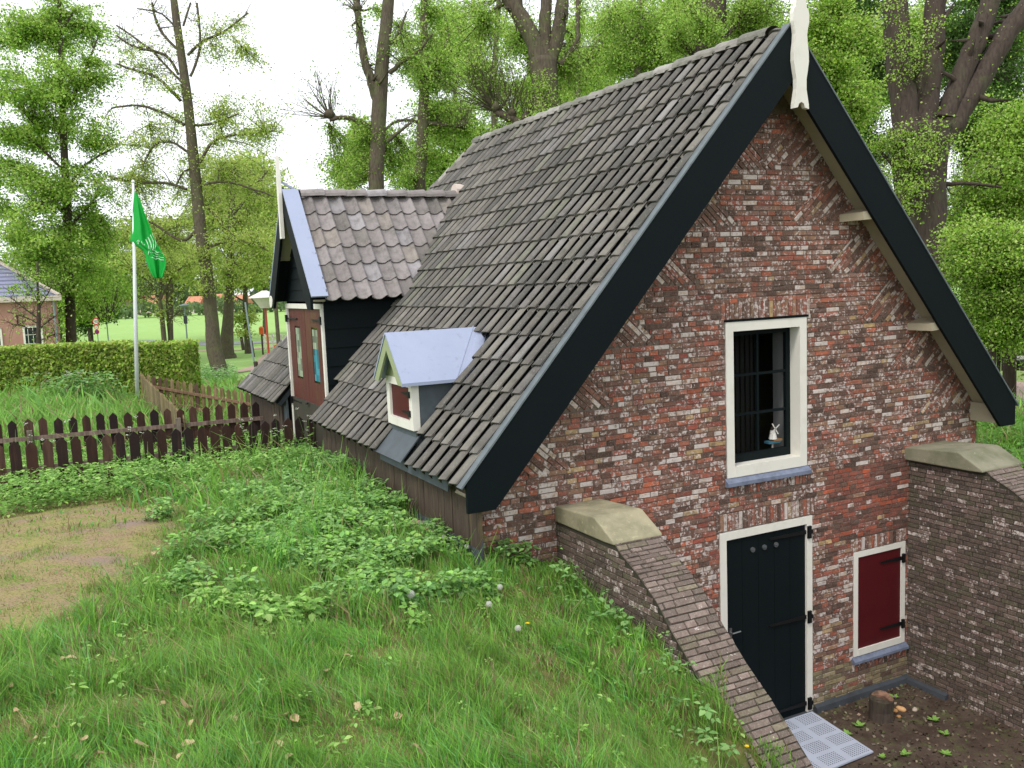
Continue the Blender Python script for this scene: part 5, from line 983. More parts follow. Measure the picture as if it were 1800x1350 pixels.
for (s0, s1) in ((.78, 1.75), (2.75, 3.75), (4.9, 5.9)):
    q = MB(); z0, z1 = (.9, P(60, 572, DH)[2])
    for (a, b_, c, d) in ((s0, s0+.1, z0, z1), (s1-.1, s1, z0, z1), (s0, s1, z1-.1, z1), (s0, s1, z0, z0+.1)): q.obox(hp_((a+b_)/2, -.03, (c+d)/2), rt_*(b_-a), fw_*.08, (0, 0, d-c))
    wo = q.build('window', M['white'], fh); q = MB(); q.obox(hp_((s0+s1)/2, -.01, (z0+z1)/2), rt_*(s1-s0-.2), fw_*.04, (0, 0, z1-z0-.2)); q.build('pane', mat('dark_pane', (.02, .03, .035), .1, spec=.6), wo)
    q = MB()
    for k in range(1, 4): q.obox(hp_(s0+(s1-s0)*k/4, -.045, (z0+z1)/2), rt_*.025, fw_*.03, (0, 0, z1-z0-.1))
    for k in range(1, 5): q.obox(hp_((s0+s1)/2, -.045, z0+(z1-z0)*k/5), rt_*(s1-s0-.1), fw_*.028, (0, 0, .025))
    q.build('glazing_bars', M['white'], wo)
rt_ = ROT[:, 0]*(1, 1, 0); rt_ /= np.linalg.norm(rt_); fw_ = np.array([-rt_[1], rt_[0], 0])
def lamp(label, u, vt, vb, D, kind, m='grey_pole'):
    b_ = at_ground(u, D); b_[2] = float(Hs(b_[0], b_[1])); t_ = P(u, vt, D); t = thing('street_lamp', label, 'street lamp', loc=tuple(b_)); top = np.array([b_[0], b_[1], t_[2]])
    q = MB(); q.tube([b_-(0, 0, .2), b_+(0, 0, 1), top], [.07, .06, .05], 8); q.build('pole', M[m], t)
    q = MB()
    if kind == 'cone': q.tube([top+(0, 0, -.5), top+(0, 0, .02)], [.25, .62], 20); q.tube([top+(0, 0, .02), top+(0, 0, .06), top+(0, 0, .38)], [.80, .80, .12], 24)
    else: q.tube([top, top+(0, 0, .12), top+(0, 0, .16), top+(0, 0, .26)], [.12, .42, .42, .1], 16)
    q.build('lamp_shade', M['white'] if kind == 'cone' else M['grey_pole'], t); return t
lamp('small flat topped street lamp near the traffic signs', 187, 546, 605, 92, 'disc')
l2 = lamp('grey street lamp carrying a small dark box, between flagpole and tall lime', 326, 540, 607, 70, 'disc')
p_ = P(326, 562, 69.9); q = MB(); q.obox((p_[0], p_[1], p_[2]), rt_*.24, fw_*.16, (0, 0, .62)); q.build('notice_box', M['slate'], l2)
lamp('wide conical white lamp on a red pole beside the entrance dormer', 468, 524, 663, 46, 'cone', 'redpole')
def post(name, label, cat, u, vt, vb, D, r, m, ut=None, group=None):
    b_ = at_ground(u, D); b_[2] = float(Hs(b_[0], b_[1]))-.2; t_ = P(ut or u, vt, D); q = MB(); q.tube([b_, (b_+t_)/2, t_, t_+(0, 0, .02)], [r, r*.96, r*.9, r*.5], 8); o = q.build(name, M[m], None); return tag(o, label, cat, group)
post('leaning_pole', 'pale grey leaning pole with dark foot between the limes and the red lamp', 'pole', 444, 532, 650, 48, .05, 'grey_pole', ut=431)
post('timber_post', 'tall brown timber post just right of the red lamp pole', 'post', 487, 500, 625, 52, .12, 'bark', ut=482)
post('bollard', 'dark wooden bollard at the foot of the leaning pole', 'bollard', 449, 636, 655, 46, .12, 'darkbark', group='dark bollards along the village path')
post('bollard', 'dark wooden bollard right of the leaning pole, at the path bend', 'bollard', 452.5+6, 641, 658, 44, .13, 'darkbark', group='dark bollards along the village path')
post('bollard', 'small bollard on the verge left of the slim lime trunk', 'bollard', 424, 592, 605, 74, .13, 'darkbark', group='dark bollards along the village path')
post('bollard', 'thin bollard on the verge right of the leaning pole top', 'bollard', 442, 599, 610, 66, .09, 'darkbark', group='dark bollards along the village path')
b_ = at_ground(458, 68); t = thing('ring_box', 'orange box on a short post at the meadow edge', 'box', loc=tuple(b_)); pz = P(458, 582, 68)[2]; q = MB(); q.obox((b_[0], b_[1], pz), rt_*.32, fw_*.2, (0, 0, .5)); q.tube([(b_[0], b_[1], pz+.2), (b_[0], b_[1], pz+.34)], [.2, .1], 10); q.build('case', M['plastic_orange'], t); q = MB(); q.tube([b_-(0, 0, .2), (b_[0], b_[1], pz-.2)], .07, 6); q.build('post', M['darkbark'], t)
b_ = at_ground(495, 60); q = MB(); pz = P(495, 612, 60)[2]; q.prism([b_-rt_*.8+(0, 0, pz-.3), b_+rt_*.9+(0, 0, pz-.3), b_+rt_*.8+(0, 0, pz+.28), b_-rt_*.6+(0, 0, pz+.22)], fw_*.5); tag(q.build('barrier_block', M['plastic_orange']), 'orange plastic barrier block on the road behind the roof foot', 'barrier')
b_ = at_ground(169, 66); t = thing('traffic_sign', 'pole with two round red rimmed signs above a round blue one', 'traffic sign', loc=tuple(b_))
z3 = [P(169, v, 66)[2] for v in (565, 575.2, 583.5)]; q = MB(); q.tube([b_-(0, 0, .3), (b_[0], b_[1], z3[0]+.3)], .035, 6); q.build('pole', M['grey_pole'], t)
for zc, r, a_, c_ in ((z3[0], .26, 'signred', 'white'), (z3[1], .17, 'signred', 'white'), (z3[2], .175, 'signred', 'signblue')):
    c0 = np.array([b_[0], b_[1], zc])-fw_*.06; q = MB(); q.tube([c0, c0-fw_*.02], r, 20); so_ = q.build('disc', M[a_], t); q = MB(); q.tube([c0-fw_*.021, c0-fw_*.026], r*.72, 20); q.build('face', M[c_], so_)
    if c_ == 'white':
        q = MB(); k = r/.26
        if r > .2:
            for (x, z_, w2, h2) in ((-.10, .02, .025, .12), (-.06, -.03, .1, .025), (-.03, -.0, .025, .2), (.04, 0, .022, .18), (.12, 0, .022, .18), (.08, .08, .08, .022), (.08, -.08, .08, .022)): q.obox(c0-fw_*.03+rt_*x+np.array([0, 0, z_]), rt_*w2, fw_*.004, (0, 0, h2))
        else:
            q.obox(c0-fw_*.03+np.array([0, 0, .01]), rt_*.16, fw_*.004, (0, 0, .03))
        q.build('lettering', M['slate'], so_)
    else:
        q = MB(); d45 = (rt_+Za)/sqrt(2); q.bar(c0-fw_*.03-d45*r*.7, c0-fw_*.03+d45*r*.7, .03, .004, fw_); q.build('slash', M['signred'], so_)
b_ = at_ground(176, 62); q = MB(); q.tube([b_-(0, 0, .1), b_+(0, 0, .5), b_+(0, 0, .8), b_+(0, 0, .95)], [.42, .45, .35, .1], 10, jit=.1); tag(q.build('boulder', M['darkbark']), 'dark rounded boulder behind the hedge under the traffic signs', 'boulder')
# white field gate / rails by the meadow
b0, b1 = at_ground(463, 74), at_ground(520, 72); t = thing('white_rail_fence', 'low white rail fence at the meadow edge behind the entrance dormer', 'fence', loc=tuple(b0))
zz = P(480, 592, 73)[2]-.0
for k in range(5): p_ = b0+(b1-b0)*k/4; q = MB(); q.obox((p_[0], p_[1], zz-.45), (.12, 0, 0), (0, .12, 0), (0, 0, 1.3)); q.build('post', M['white'], t)
for h in (.05, -.45): q = MB(); q.bar((b0[0], b0[1], zz+h), (b1[0], b1[1], zz+h), .06, .12); q.build('rail', M['white'], t)
def gpts(L): return [G(*q)[:2] for q in L]
drape('road', gpts([(230, 601), (300, 604), (350, 606), (420, 604), (480, 601), (540, 600), (620, 600)]), [4, 4, 4.4, 4, 4, 4, 4], M['road'])
drape('path', gpts([(300, 619), (350, 618), (400, 616.5), (440, 614), (480, 611), (520, 606)]), [1.6, 1.6, 1.5, 1.5, 1.8, 2], M['path'])
drape('path', gpts([(545, 608), (500, 616), (478, 630), (470, 642), (440, 651), (410, 655), (400, 656)]), [2.5, 2.4, 1.8, 1.6, 1.5, 1.3, .6], M['path'])
drape('path', gpts([(300, 712), (340, 698), (380, 690), (420, 684), (450, 680), (490, 672), (540, 662)]), [1.5, 2.2, 2.4, 2.6, 2.6, 2.6, 2.6], M['path'])
# village far beyond the meadow
random.seed(9)
for i, (u, wpx, hv, lb) in enumerate(((205, 22, 520, 'far village house with orange roof at the left end of the row'), (262, 40, 524, 'far village house with orange roof between flagpole and the vase shaped tree'), (338, 26, 526, 'far village house with orange roof left of the tall straight lime'), (375, 24, 522, 'far village house with orange roof between the two lime trunks'), (415, 30, 523, 'far village house with orange roof right of the leaning lime'), (155, 18, 521, 'far village house with orange roof behind the evergreen tree'))):
    DD = 230; c0 = at_ground(u, DD); w2 = wpx*DD/F; zt = P(u, hv-5, DD)[2]; ze_ = zt-2.4; t = thing('far_house', lb, 'house', 'orange roofed houses across the meadow', loc=tuple(c0))
    q = MB(); q.prism([c0-rt_*w2/2, c0+rt_*w2/2, c0+rt_*w2/2+fw_*8, c0-rt_*w2/2+fw_*8], (0, 0, ze_)); q.build('wall', M['farwall'], t)
    q = MB(); a = c0+np.array([0, 0, ze_]); q.add([a-rt_*w2*.55-fw_*.5, a+rt_*w2*.55-fw_*.5, a+rt_*w2*.5+fw_*4+(0, 0, 2.4), a-rt_*w2*.5+fw_*4+(0, 0, 2.4), a-rt_*w2*.55+fw_*8.5, a+rt_*w2*.55+fw_*8.5], [(0, 1, 2, 3), (3, 2, 5, 4), (0, 3, 4), (1, 5, 2)]); q.build('roof', M['orange'], t)
    for k in (-.25, .25): q = MB(); q.obox(c0+rt_*w2*k-fw_*.05+(0, 0, ze_*.45), rt_*w2*.14, fw_*.1, (0, 0, 1.4)); q.build('window', M['slate'], t)
# far wood closing the horizon
RS = np.random.RandomState(77)
n_ = 5000; th = RS.uniform(-.75, .3, n_); Rr = RS.uniform(212, 222, n_); keep = (2.9+.8*np.sin(th*90)+.5*np.sin(th*251))*RS.rand(n_)**.7
npm = npmesh('far_hedgerow', leafquads(np.stack([CAM[0]+np.sin(th)*Rr, CAM[1]+np.cos(th)*Rr, keep], 1), 1.3, 0), 4, vary([(.16, .24, .09), (.20, .27, .13), (.13, .20, .08)], n_, .25), M['leaf']); tag(npm, kind='stuff')
n_ = 26000; th = RS.uniform(-.75, 1.05, n_); Rr = RS.uniform(250, 330, n_); hh = (9+4*np.sin(th*23)+3*np.sin(th*57+1)+2*np.sin(th*131))
px_ = CAM[0]+np.sin(th)*Rr; py_ = CAM[1]+np.cos(th)*Rr; keep = (hh*RS.rand(n_)**.6)
npm = npmesh('far_wood', leafquads(np.stack([px_, py_, keep], 1), 2.6, 0), 4, vary([(.10, .16, .06), (.13, .19, .08), (.08, .13, .06)], n_, .25), M['leaf']); tag(npm, kind='stuff')

# right side: fence and path bits
drape('path', gpts([(1725, 668), (1760, 674), (1800, 690), (1860, 712)]), [1.4, 1.6, 1.7, 1.8], M['path'])
a = P(1740, 606, 30); b_ = P(1880, 598, 28)
fence('dark_board_fence', 'dark board fence at the far right edge behind the shrub', a[:2], b_[:2], a[2], b_[2], .15, .12, .75, (.2, .55), [(70, 66, 50), (96, 92, 66), (54, 50, 40)], railcol=(60, 56, 44))
pp_ = P(1792, 636, 25); t = thing('covered_heap', 'small heap under a white sheet on dark timber by the right fence', 'heap', loc=tuple(pp_))
q = MB(); q.obox((pp_[0], pp_[1], pp_[2]-.03), (.6, 0, 0), (0, .4, 0), (0, 0, .2)); q.build('timber_base', M['iron'], t)
q = MB(); q.add([(pp_[0]+.26*cos(a)*(1+.2*sin(3*a)), pp_[1]+.2*sin(a), pp_[2]+.03) for a in np.linspace(0, 2*pi, 13)[:-1]]+[(pp_[0]+.13*cos(a), pp_[1]+.1*sin(a), pp_[2]+.15+.02*sin(5*a)) for a in np.linspace(0, 2*pi, 13)[:-1]]+[(pp_[0], pp_[1], pp_[2]+.2)], [(k, (k+1) % 12, 12+(k+1) % 12, 12+k) for k in range(12)]+[(12+k, 12+(k+1) % 12, 24) for k in range(12)]); q.build('sheet', M['white'], t)

# ---------------------------------------------------------------- grass and weeds
RS = np.random.RandomState(123); random.seed(123)
HEAP = np.minimum(G(782, 932), (-4.05, 9, 9))
def clearmask(x, y, m=0.03):
    """True where plants may grow"""
    bad = (x > -4.0+m) & (x < 2.75) & (y > -.02) & (y < 9.0)
    bad |= (x > np.where(y < -1.9, -2.9+.08*np.sin(y*9), -3.04)) & (x < 2.0+m) & (y > -5.4) & (y <= .1)
    bad |= np.hypot(x-HEAP[0], (y-HEAP[1])*.6) < .17
    return ~bad
def vnoise(x, y, s, seed):
    r = np.random.RandomState(seed); a = np.zeros_like(x)
    for k in range(7):
        an = r.uniform(0, 2*pi); f = r.uniform(.6, 1.8)/s; a += np.sin((x*cos(an)+y*sin(an))*f*2*pi/1.6+r.uniform(0, 6))
    return a/7**.5/1.0
def frustum_pts(n, r0, r1, a0=-.52, a1=.66):
    """random spots on the ground between r0 and r1 metres round the viewer's side of the mound"""
    yaw = atan2(-ROT[0, 2], -ROT[1, 2]); th = yaw+RS.uniform(a0, a1, n); r = np.sqrt(RS.uniform(r0*r0, r1*r1, n)); x = CAM[0]+np.sin(th)*r; y = CAM[1]+np.cos(th)*r; return x, y
def barew(x, y): return np.clip(.5+distpoly(x, y, bare)/.55+.25*vnoise(x, y, .7, 3), 0, 1)
GC = np.array([(.16, .39, .05), (.21, .47, .07), (.13, .31, .04), (.27, .50, .085), (.16, .40, .12)])
GD = np.array([(.40, .33, .15), (.46, .38, .22), (.30, .29, .10), (.30, .22, .12)])
herb_px = [(8, 838), (120, 862), (330, 868), (380, 915), (430, 985), (500, 1060), (620, 1110), (700, 1100), (720, 1020), (780, 985), (845, 960), (790, 925), (700, 870), (640, 815), (575, 800), (300, 822), (8, 825)]
herbp = np.array([G(*q)[:2] for q in herb_px])
blades = []; bcol = []
for (r0, r1, n_, h0, w0, a0_, a1_) in ((1.2, 3.2, 110000, .058, .0019, -.85, .95), (3.2, 5.5, 240000, .062, .0025, -.75, .8), (5.5, 9, 230000, .07, .0042, -.85, .7), (9, 15, 120000, .10, .010, -.8, .7), (15, 26, 80000, .17, .02, -.72, .66), (26, 50, 46000, .22, .05, -.66, .3)):
    x, y = frustum_pts(n_, r0, r1, a0_, a1_); k = clearmask(x, y); x, y = x[k], y[k]; bw = barew(x, y); cl = vnoise(x, y, .55, 5)+.7*vnoise(x, y, .18, 6)
    thin = np.clip(vnoise(x, y, .42, 15)*.9-.25, 0, .75)*(r1 < 16); k = RS.rand(len(x)) > np.clip(np.maximum(bw*.62, thin), 0, .8); x, y, bw, cl = x[k], y[k], bw[k], cl[k]; n1 = len(x)
    if n1 == 0: continue
    z = Hs(x, y); inh = distpoly(x, y, herbp) > 0 if r1 <= 15 else np.zeros(n1, bool)
    h = h0*RS.gamma(4, .25, n1)*np.clip(1+.5*cl, .35, 2.3)*(1-.72*bw)*np.where(inh, 1.5, 1); w_ = w0*RS.uniform(.6, 1.3, n1)*np.where(bw > .4, .75, 1)
    an = RS.uniform(0, 2*pi, n1); wind = 2.2; lx = np.cos(an)*.5+.25*cos(wind)+.3*vnoise(x, y, .4, 8); ly = np.sin(an)*.5+.25*sin(wind)+.3*vnoise(x, y, .4, 9); fl = RS.uniform(0, 2*pi, n1); fx, fy = np.cos(fl)*w_, np.sin(fl)*w_
    L1, L2 = .25*h, .75*h
    v = np.empty((n1, 2, 4, 3))
    b0 = np.stack([x, y, z-.01], 1); m1 = b0+np.stack([lx*L1*.6, ly*L1*.6, h*.52], 1); tp = b0+np.stack([lx*L2*1.15, ly*L2*1.15, h*(1-.18*(lx**2+ly**2))], 1); sx = np.stack([fx, fy, 0*fx], 1)
    v[:, 0, 0] = b0-sx; v[:, 0, 1] = b0+sx; v[:, 0, 2] = m1+sx*.8; v[:, 0, 3] = m1-sx*.8; v[:, 1, 0] = m1-sx*.8; v[:, 1, 1] = m1+sx*.8; v[:, 1, 2] = tp+sx*.12; v[:, 1, 3] = tp-sx*.12
    c = GC[RS.randint(0, len(GC), n1)]*RS.uniform(.7, 1.35, (n1, 1)); t_ = np.clip(.5+.45*vnoise(x, y, 1.3, 11), 0, 1)[:, None]; c = c*(1-t_*.4)+np.array([(.22, .31, .06)])*t_*.4
    if r0 >= 15: c = c*.6+np.array([(.17, .33, .07)])*.6
    dryk = RS.rand(n1) < np.clip(.10+.26*np.clip(vnoise(x, y, .5, 13)-.1, 0, 1)+.42*bw, 0, .75); c[dryk] = GD[RS.randint(0, 4, dryk.sum())]*RS.uniform(.6, 1.1, (dryk.sum(), 1))
    blades.append(v.reshape(-1, 3)); bcol.append(np.repeat(c, 2, axis=0))
tag(npmesh('grass', np.concatenate(blades), 4, np.concatenate(bcol), M['grass']), kind='stuff')
# long tussocks
# leafy ground cover (three-part leaves on short stems)
def herbs(name, x, y, hmin, hmax, leaf, cols, nleaf=5, spread=.06):
    leaf = leaf*.8; n1 = len(x); z = Hs(x, y); h = hmin+(hmax-hmin)*RS.rand(n1)**1.5*1.25; tot = n1*nleaf; px = np.repeat(x, nleaf); py = np.repeat(y, nleaf); pz = np.repeat(z+h, nleaf)
    an = RS.uniform(0, 2*pi, n1); a_ = np.repeat(an, nleaf)+np.tile(np.arange(nleaf)*2*pi/nleaf, n1)+RS.randn(tot)*.25; L = leaf*np.repeat(RS.uniform(.55, 1.5, n1), nleaf)*RS.uniform(.75, 1.25, tot); ti = RS.uniform(-.35, .35, tot)-.1
    tiltx, tilty = np.repeat(RS.randn(n1)*.22, nleaf), np.repeat(RS.randn(n1)*.22, nleaf)
    d = np.stack([np.cos(a_), np.sin(a_), ti+np.cos(a_)*tiltx+np.sin(a_)*tilty], 1); d = unit(d); s_ = np.stack([-np.sin(a_), np.cos(a_), RS.randn(tot)*.2], 1)
    p = np.stack([px, py, pz], 1)+d*spread*.25; ser = L[:, None]
    v = np.empty((tot, 2, 4, 3)); up = np.array([0, 0, 1.])
    for k, sg in ((0, 1), (1, -1)):
        v[:, k, 0] = p; v[:, k, 1] = p+d*ser*.40+s_*ser*.34*sg+up*ser*.09; v[:, k, 2] = p+d*ser*.75+s_*ser*.22*sg+up*ser*.05; v[:, k, 3] = p+d*ser*1.05-up*ser*.04
    return v.reshape(-1, 3), np.repeat(vary(cols, tot, .22), 2, axis=0)
HB = [(.25, .47, .09), (.31, .54, .12), (.19, .38, .07), (.37, .57, .16), (.15, .30, .06)]
HB2 = [(.22, .41, .12), (.28, .48, .16), (.17, .34, .10)]
lo, hi = herbp.min(0), herbp.max(0); n_ = 36000; x = RS.uniform(lo[0], hi[0], n_); y = RS.uniform(lo[1], hi[1], n_); dd = distpoly(x, y, herbp)+.55*vnoise(x, y, .55, 21); den = 1-.8*np.clip(vnoise(x, y, .42, 22)-.1, 0, 1)
k = (dd > 0) & clearmask(x, y, -.02) & (RS.rand(n_) < den); x, y = x[k], y[k]; near = np.hypot(x+4, y-1) < 2.6
V1, C1 = herbs('h', x[~near], y[~near], .02, .12, .050, HB); V2, C2 = herbs('h', x[near], y[near], .03, .17, .055, HB2+HB[:2])
# scattered leafy weeds in the turf and along the walls
x, y = frustum_pts(4200, 1.5, 14); k = clearmask(x, y) & (barew(x, y) < .25) & ((vnoise(x, y, .5, 31) > .35) | (RS.rand(len(x)) < .12)); V3, C3 = herbs('h', x[k], y[k], .01, .08, .032, HB, 6)
t_ = RS.rand(70); x = np.concatenate([-3.12-np.abs(RS.randn(70))*.25, -4.0-np.abs(RS.randn(1600))*.16]); y = np.concatenate([-.1-t_*2.9, RS.uniform(2.6, 6.6, 1600)]); V4, C4 = herbs('h', x, y, .04, .26, .05, HB2, 5)
x, y = RS.uniform(-7.6, -3.9, 5200), RS.uniform(3.4, 6.6, 5200); x0_ = x; k = clearmask(x, y) ; V5, C5 = herbs('h', x[k], y[k], .04, .3, .05, HB, 5)
x, y = RS.uniform(-2.5, 1.3, 60), -RS.uniform(.2, 2.6, 60); zfix = 0; 
tag(npmesh('ground_elder', np.concatenate([V1, V2, V3, V4, V5]), 4, np.concatenate([C1, C2, C3, C4, C5]), M['herb']), kind='stuff')
# vegetation to the right of the retaining wall, and round the tree foot
x, y = RS.uniform(2.1, 9, 16000), RS.uniform(-3, 9, 16000); k = ~((x < 2.75) & (y > -.02)); V6, C6 = herbs('h', x[k], y[k], .03, .16, .055, [(.12, .30, .03), (.16, .36, .05), (.09, .22, .03)], 5); tag(npmesh('bank_weeds', V6, 4, C6, M['herb']), kind='stuff')
# foot of the hedge and the lime: cow parsley leaves
pts_ = [G(random.uniform(20, 225), random.uniform(684, 706)) for _ in range(700)]+[G(random.uniform(330, 415), random.uniform(655, 676)) for _ in range(700)]
pts_ = np.array(pts_); V7, C7 = herbs('h', pts_[:, 0], pts_[:, 1], .1, .55, .13, HB2, 5, .3); tag(npmesh('cow_parsley_leaves', V7, 4, C7, M['herb']), kind='stuff')
q = MB()
for p_ in random.sample(list(pts_[700:]), 120)+random.sample(list(pts_[:700]), 70):
    zz = p_[2]+random.uniform(.35, .7)
    for k in range(7): a = random.uniform(0, 2*pi); r_ = random.uniform(0, .09); c0 = np.array([p_[0]+r_*cos(a), p_[1]+r_*sin(a), zz+random.uniform(-.02, .02)]); q.add([c0+(.03*cos(b_), .03*sin(b_), .0) for b_ in (0, 1.26, 2.5, 3.77, 5.0)], [(0, 1, 2, 3, 4)])
tag(q.build('cow_parsley_flowers', M['flowerwhite']), kind='stuff')
# leaf litter and crumbs of earth on the pit floor
n_ = 2600; xs = RS.uniform(-2.5, 1.42, n_); ys = -np.abs(RS.rand(n_)**1.3)*3.2-.06; k_ = ~((xs > -1.04) & (xs < -.04) & (ys > -.98)); xs, ys = xs[k_], ys[k_]
tag(npmesh('leaf_litter', leafquads(np.stack([xs, ys, .012+0*xs], 1), .038, 1.2), 4, vary([(.10, .07, .05), (.16, .12, .08), (.07, .05, .035), (.22, .18, .13), (.09, .10, .04)], len(xs), .3), M['stone']), kind='stuff')
# small weeds and moss in the pit
px = [(1490, 1290), (1640, 1265), (1662, 1290), (1590, 1325), (1550, 1330), (1663, 1325), (1572, 1225), (1510, 1275)]
for i, (u, v) in enumerate(px):
    d = ray(u, v); p = CAM+d*((0.02-CAM[2])/d[2]); q = MB()
    for k in range(7): a = k*.9+random.random(); L = random.uniform(.04, .08); dv = np.array([cos(a), sin(a), .3]); s_ = np.array([-sin(a), cos(a), 0]); q.add([p, p+dv*L*.5+s_*L*.3, p+dv*L, p+dv*L*.5-s_*L*.3], [(0, 1, 2, 3)], (*HB[k % 5], 1))
    tag(q.build('weed', M['herb']), ['small green weed left of the log stump', 'small green weed alone in the middle of the pit floor', 'small weed in front of the middle one on the pit floor', 'small weed at the bottom edge between plate and wall', 'tiny weed touching the picture bottom beside the metal plate', 'small weed nearest the dark retaining wall', 'tiny weed behind the cobbles by the plinth', 'small weed between the metal plate and the stump'][i], 'weed', 'weeds on the pit floor')
# dandelions: yellow flowers and seed heads
def stemmed(name, label, cat, u, v, kind, r, hgt, group, extra=0):
    p = G(u, v) if not isinstance(u, np.ndarray) else u; top = np.array([p[0], p[1], p[2]+hgt]); t = thing(name, label, cat, group, loc=tuple(p))
    q = MB(); q.tube([p, (p+top)/2+(.008, .004, 0), top], .0024, 5, (.14, .22, .05)); q.build('stem', M['herb'], t); q = MB()
    if kind == 'y':
        for k in range(26): a = k*2.4; L = r*(.55+.45*(k % 3)/2); up = .5-.4*(k % 3)/2; dv = np.array([cos(a), sin(a), up*.8]); s_ = np.array([-sin(a), cos(a), 0]); q.add([top, top+dv*L*.6+s_*L*.16, top+dv*L, top+dv*L*.6-s_*L*.16], [(0, 1, 2, 3)])
        q.build('petals', M['yellow'], t)
    else:
        for k in range(110):
            zz = 1-2*(k+.5)/110; a = k*2.39996; d = np.array([sqrt(1-zz*zz)*cos(a), sqrt(1-zz*zz)*sin(a), zz]); s_ = np.cross(d, (0, .3, 1)); s_ /= np.linalg.norm(s_); b_ = np.cross(d, s_); c0 = top+d*r
            q.add([c0+s_*r*.2, c0+b_*r*.2, c0-s_*r*.2, c0-b_*r*.2], [(0, 1, 2, 3)]); q.add([top, c0+s_*r*.02, c0-s_*r*.02], [(0, 1, 2)])
        q.build('seed_head', M['clock'], t)
for (u, v, lb) in ((928, 1108, 'yellow dandelion in the middle of the grass slope'), (1313, 1325, 'yellow buttercup beside the lower end of the left retaining wall'), (655, 838, 'yellow flower below the small zinc dormer'), (490, 872, 'yellow flower in the weeds left of the house corner, nearer one'), (532, 862, 'yellow flower in the weeds nearest the entrance'), (91, 826, 'yellow dandelion at the foot of the third picket from the left'), (118, 828, 'yellow dandelion at the foot of the fourth picket from the left'), (240, 826, 'yellow dandelion at the foot of the nearest fence, middle'), (340, 830, 'yellow dandelion at the foot of the nearest fence, right of the middle')):
    stemmed('dandelion', lb, 'flower', u, v+12, 'y', .020, .10, 'yellow flowers')
for (u, v, lb) in ((724, 1062, 'largest white dandelion clock on the edge of the weeds'), (880, 1046, 'white dandelion clock midway up the slope'), (782, 955, 'dandelion clock in front of the pebble heap'), (822, 972, 'smaller dandelion clock right of the pebble heap'), (988, 940, 'dandelion clock against the side of the sandstone capped wall'), (1041, 978, 'dandelion clock in front of the left retaining wall'), (912, 1122, 'small clock just below the yellow dandelion'), (861, 1078, 'tiny clock below left of the midway one'), (249, 808, 'dandelion clock at the foot of the nearest fence'), (167, 827, 'pale dandelion clock in the weeds left of the fence middle'), (1147, 1100, 'small clock by the wall halfway down the slope'), (292, 830, 'pale clock in the weeds below the fence')):
    stemmed('dandelion_clock', lb, 'seed head', u, v+18, 'w', .021 if u != 724 else .027, .14, 'dandelion seed heads')
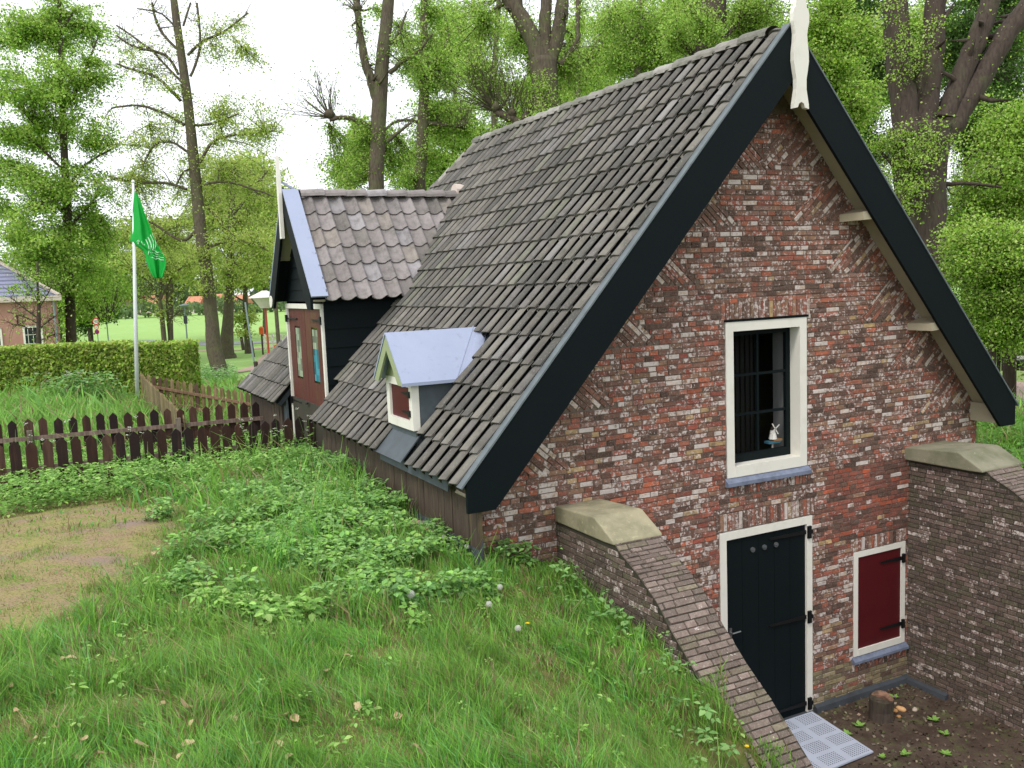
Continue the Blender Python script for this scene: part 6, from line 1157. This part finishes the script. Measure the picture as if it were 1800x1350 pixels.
# white flowered weeds climbing by the fence
for i, (u, v, lb) in enumerate(((80, 800, 'white flowering weed before the second picket of the nearest fence'), (135, 800, 'white flowering weed at the fence, left of the middle'), (232, 775, 'tall cow parsley rising between the two dark fences'), (490, 790, 'white flowering weed before the right end of the nearest fence'), (546, 800, 'tall white flowering weed beside the entrance door foot'), (440, 805, 'low white flowering weed near the right pickets'))):
    D = 10.9+.3*i; p = P(u, v+25, D if u < 300 else 11.6); p[2] = float(Hs(p[0], p[1])); t = thing('garlic_mustard', lb, 'plant', 'white flowering weeds along the fence', loc=tuple(p)); q, w2, l2_ = MB(), MB(), MB()
    for s_ in range(5):
        e = p+np.array([random.uniform(-.16, .16), random.uniform(-.1, .1), random.uniform(.45, .85)]); m_ = (p+e)/2+(.02, 0, .04); q.tube([p, m_, e], [.004, .003, .002], 4, (.11, .2, .05))
        for k in range(6): c0 = e+np.array([random.gauss(0, .014), random.gauss(0, .014), random.gauss(0, .008)]); w2.add([c0+(.009*cos(b_), .009*sin(b_), .004*sin(2*b_)) for b_ in (0, 1.26, 2.5, 3.77, 5.0)], [(0, 1, 2, 3, 4)])
        for k in range(9): c0 = p+(e-p)*random.uniform(.1, .95); a = random.uniform(0, 6.3); L = random.uniform(.03, .07); dv = np.array([cos(a), sin(a), .1]); sv = np.array([-sin(a), cos(a), .1]); l2_.add([c0, c0+dv*L*.5+sv*L*.4, c0+dv*L, c0+dv*L*.5-sv*L*.4], [(0, 1, 2, 3)], HB[k % 5])
    q.build('stem', M['herb'], t); w2.build('flowers', M['flowerwhite'], t); l2_.build('leaves', M['herb'], t)
# dry leaves
LFP = [(215, 1198), (160, 1265), (150, 1312), (60, 1312), (80, 1127), (128, 1150), (125, 1170), (112, 1170), (185, 1203), (200, 1170), (328, 1250), (285, 1250), (410, 1278), (390, 1172), (362, 1200), (500, 1268), (520, 1275), (332, 1320), (492, 1322), (510, 1345), (22, 1218), (55, 1318), (98, 1290), (262, 1185), (240, 998), (272, 980), (228, 1040), (300, 1002), (122, 1095), (36, 1136), (250, 880), (262, 892), (340, 1285), (250, 1325), (140, 1345), (575, 1188), (560, 1240), (630, 1255), (610, 1165), (640, 1320), (700, 1270), (470, 1235), (430, 1215), (735, 1335), (320, 1345), (615, 1340), (450, 1320), (30, 1260), (90, 1230), (180, 1340)]
protoL = None
for i, (u, v) in enumerate(LFP):
    p = G(u, v+4); L = random.uniform(.016, .034); q = MB(); ns_ = 6; vs = []
    for a_ in range(ns_+1):
        t = a_/ns_; wd = L*random.uniform(.6, .85)*sin(pi*min(t*1.0+.04, .98))**.8*(1+.25*sin(9*t)); cu = .45*L*sin(t*3.0+i); 
        for sgn in (-1, 0, 1): vs.append(((t-.5)*2*L, sgn*wd, cu+abs(sgn)*L*.28))
    q.add(vs, [(a_*3+k, a_*3+k+1, a_*3+k+4, a_*3+k+3) for a_ in range(ns_) for k in range(2)]); o = q.build('fallen_leaf', M['dry'], None, smooth=True)
    o.location = (p[0], p[1], p[2]+.045); o.rotation_euler = (random.uniform(-.5, .5), random.uniform(-.5, .5), random.uniform(0, 6)); tag(o, 'curled tan dry leaf lying in the foreground grass', 'leaf', 'dry curled leaves in the foreground grass')
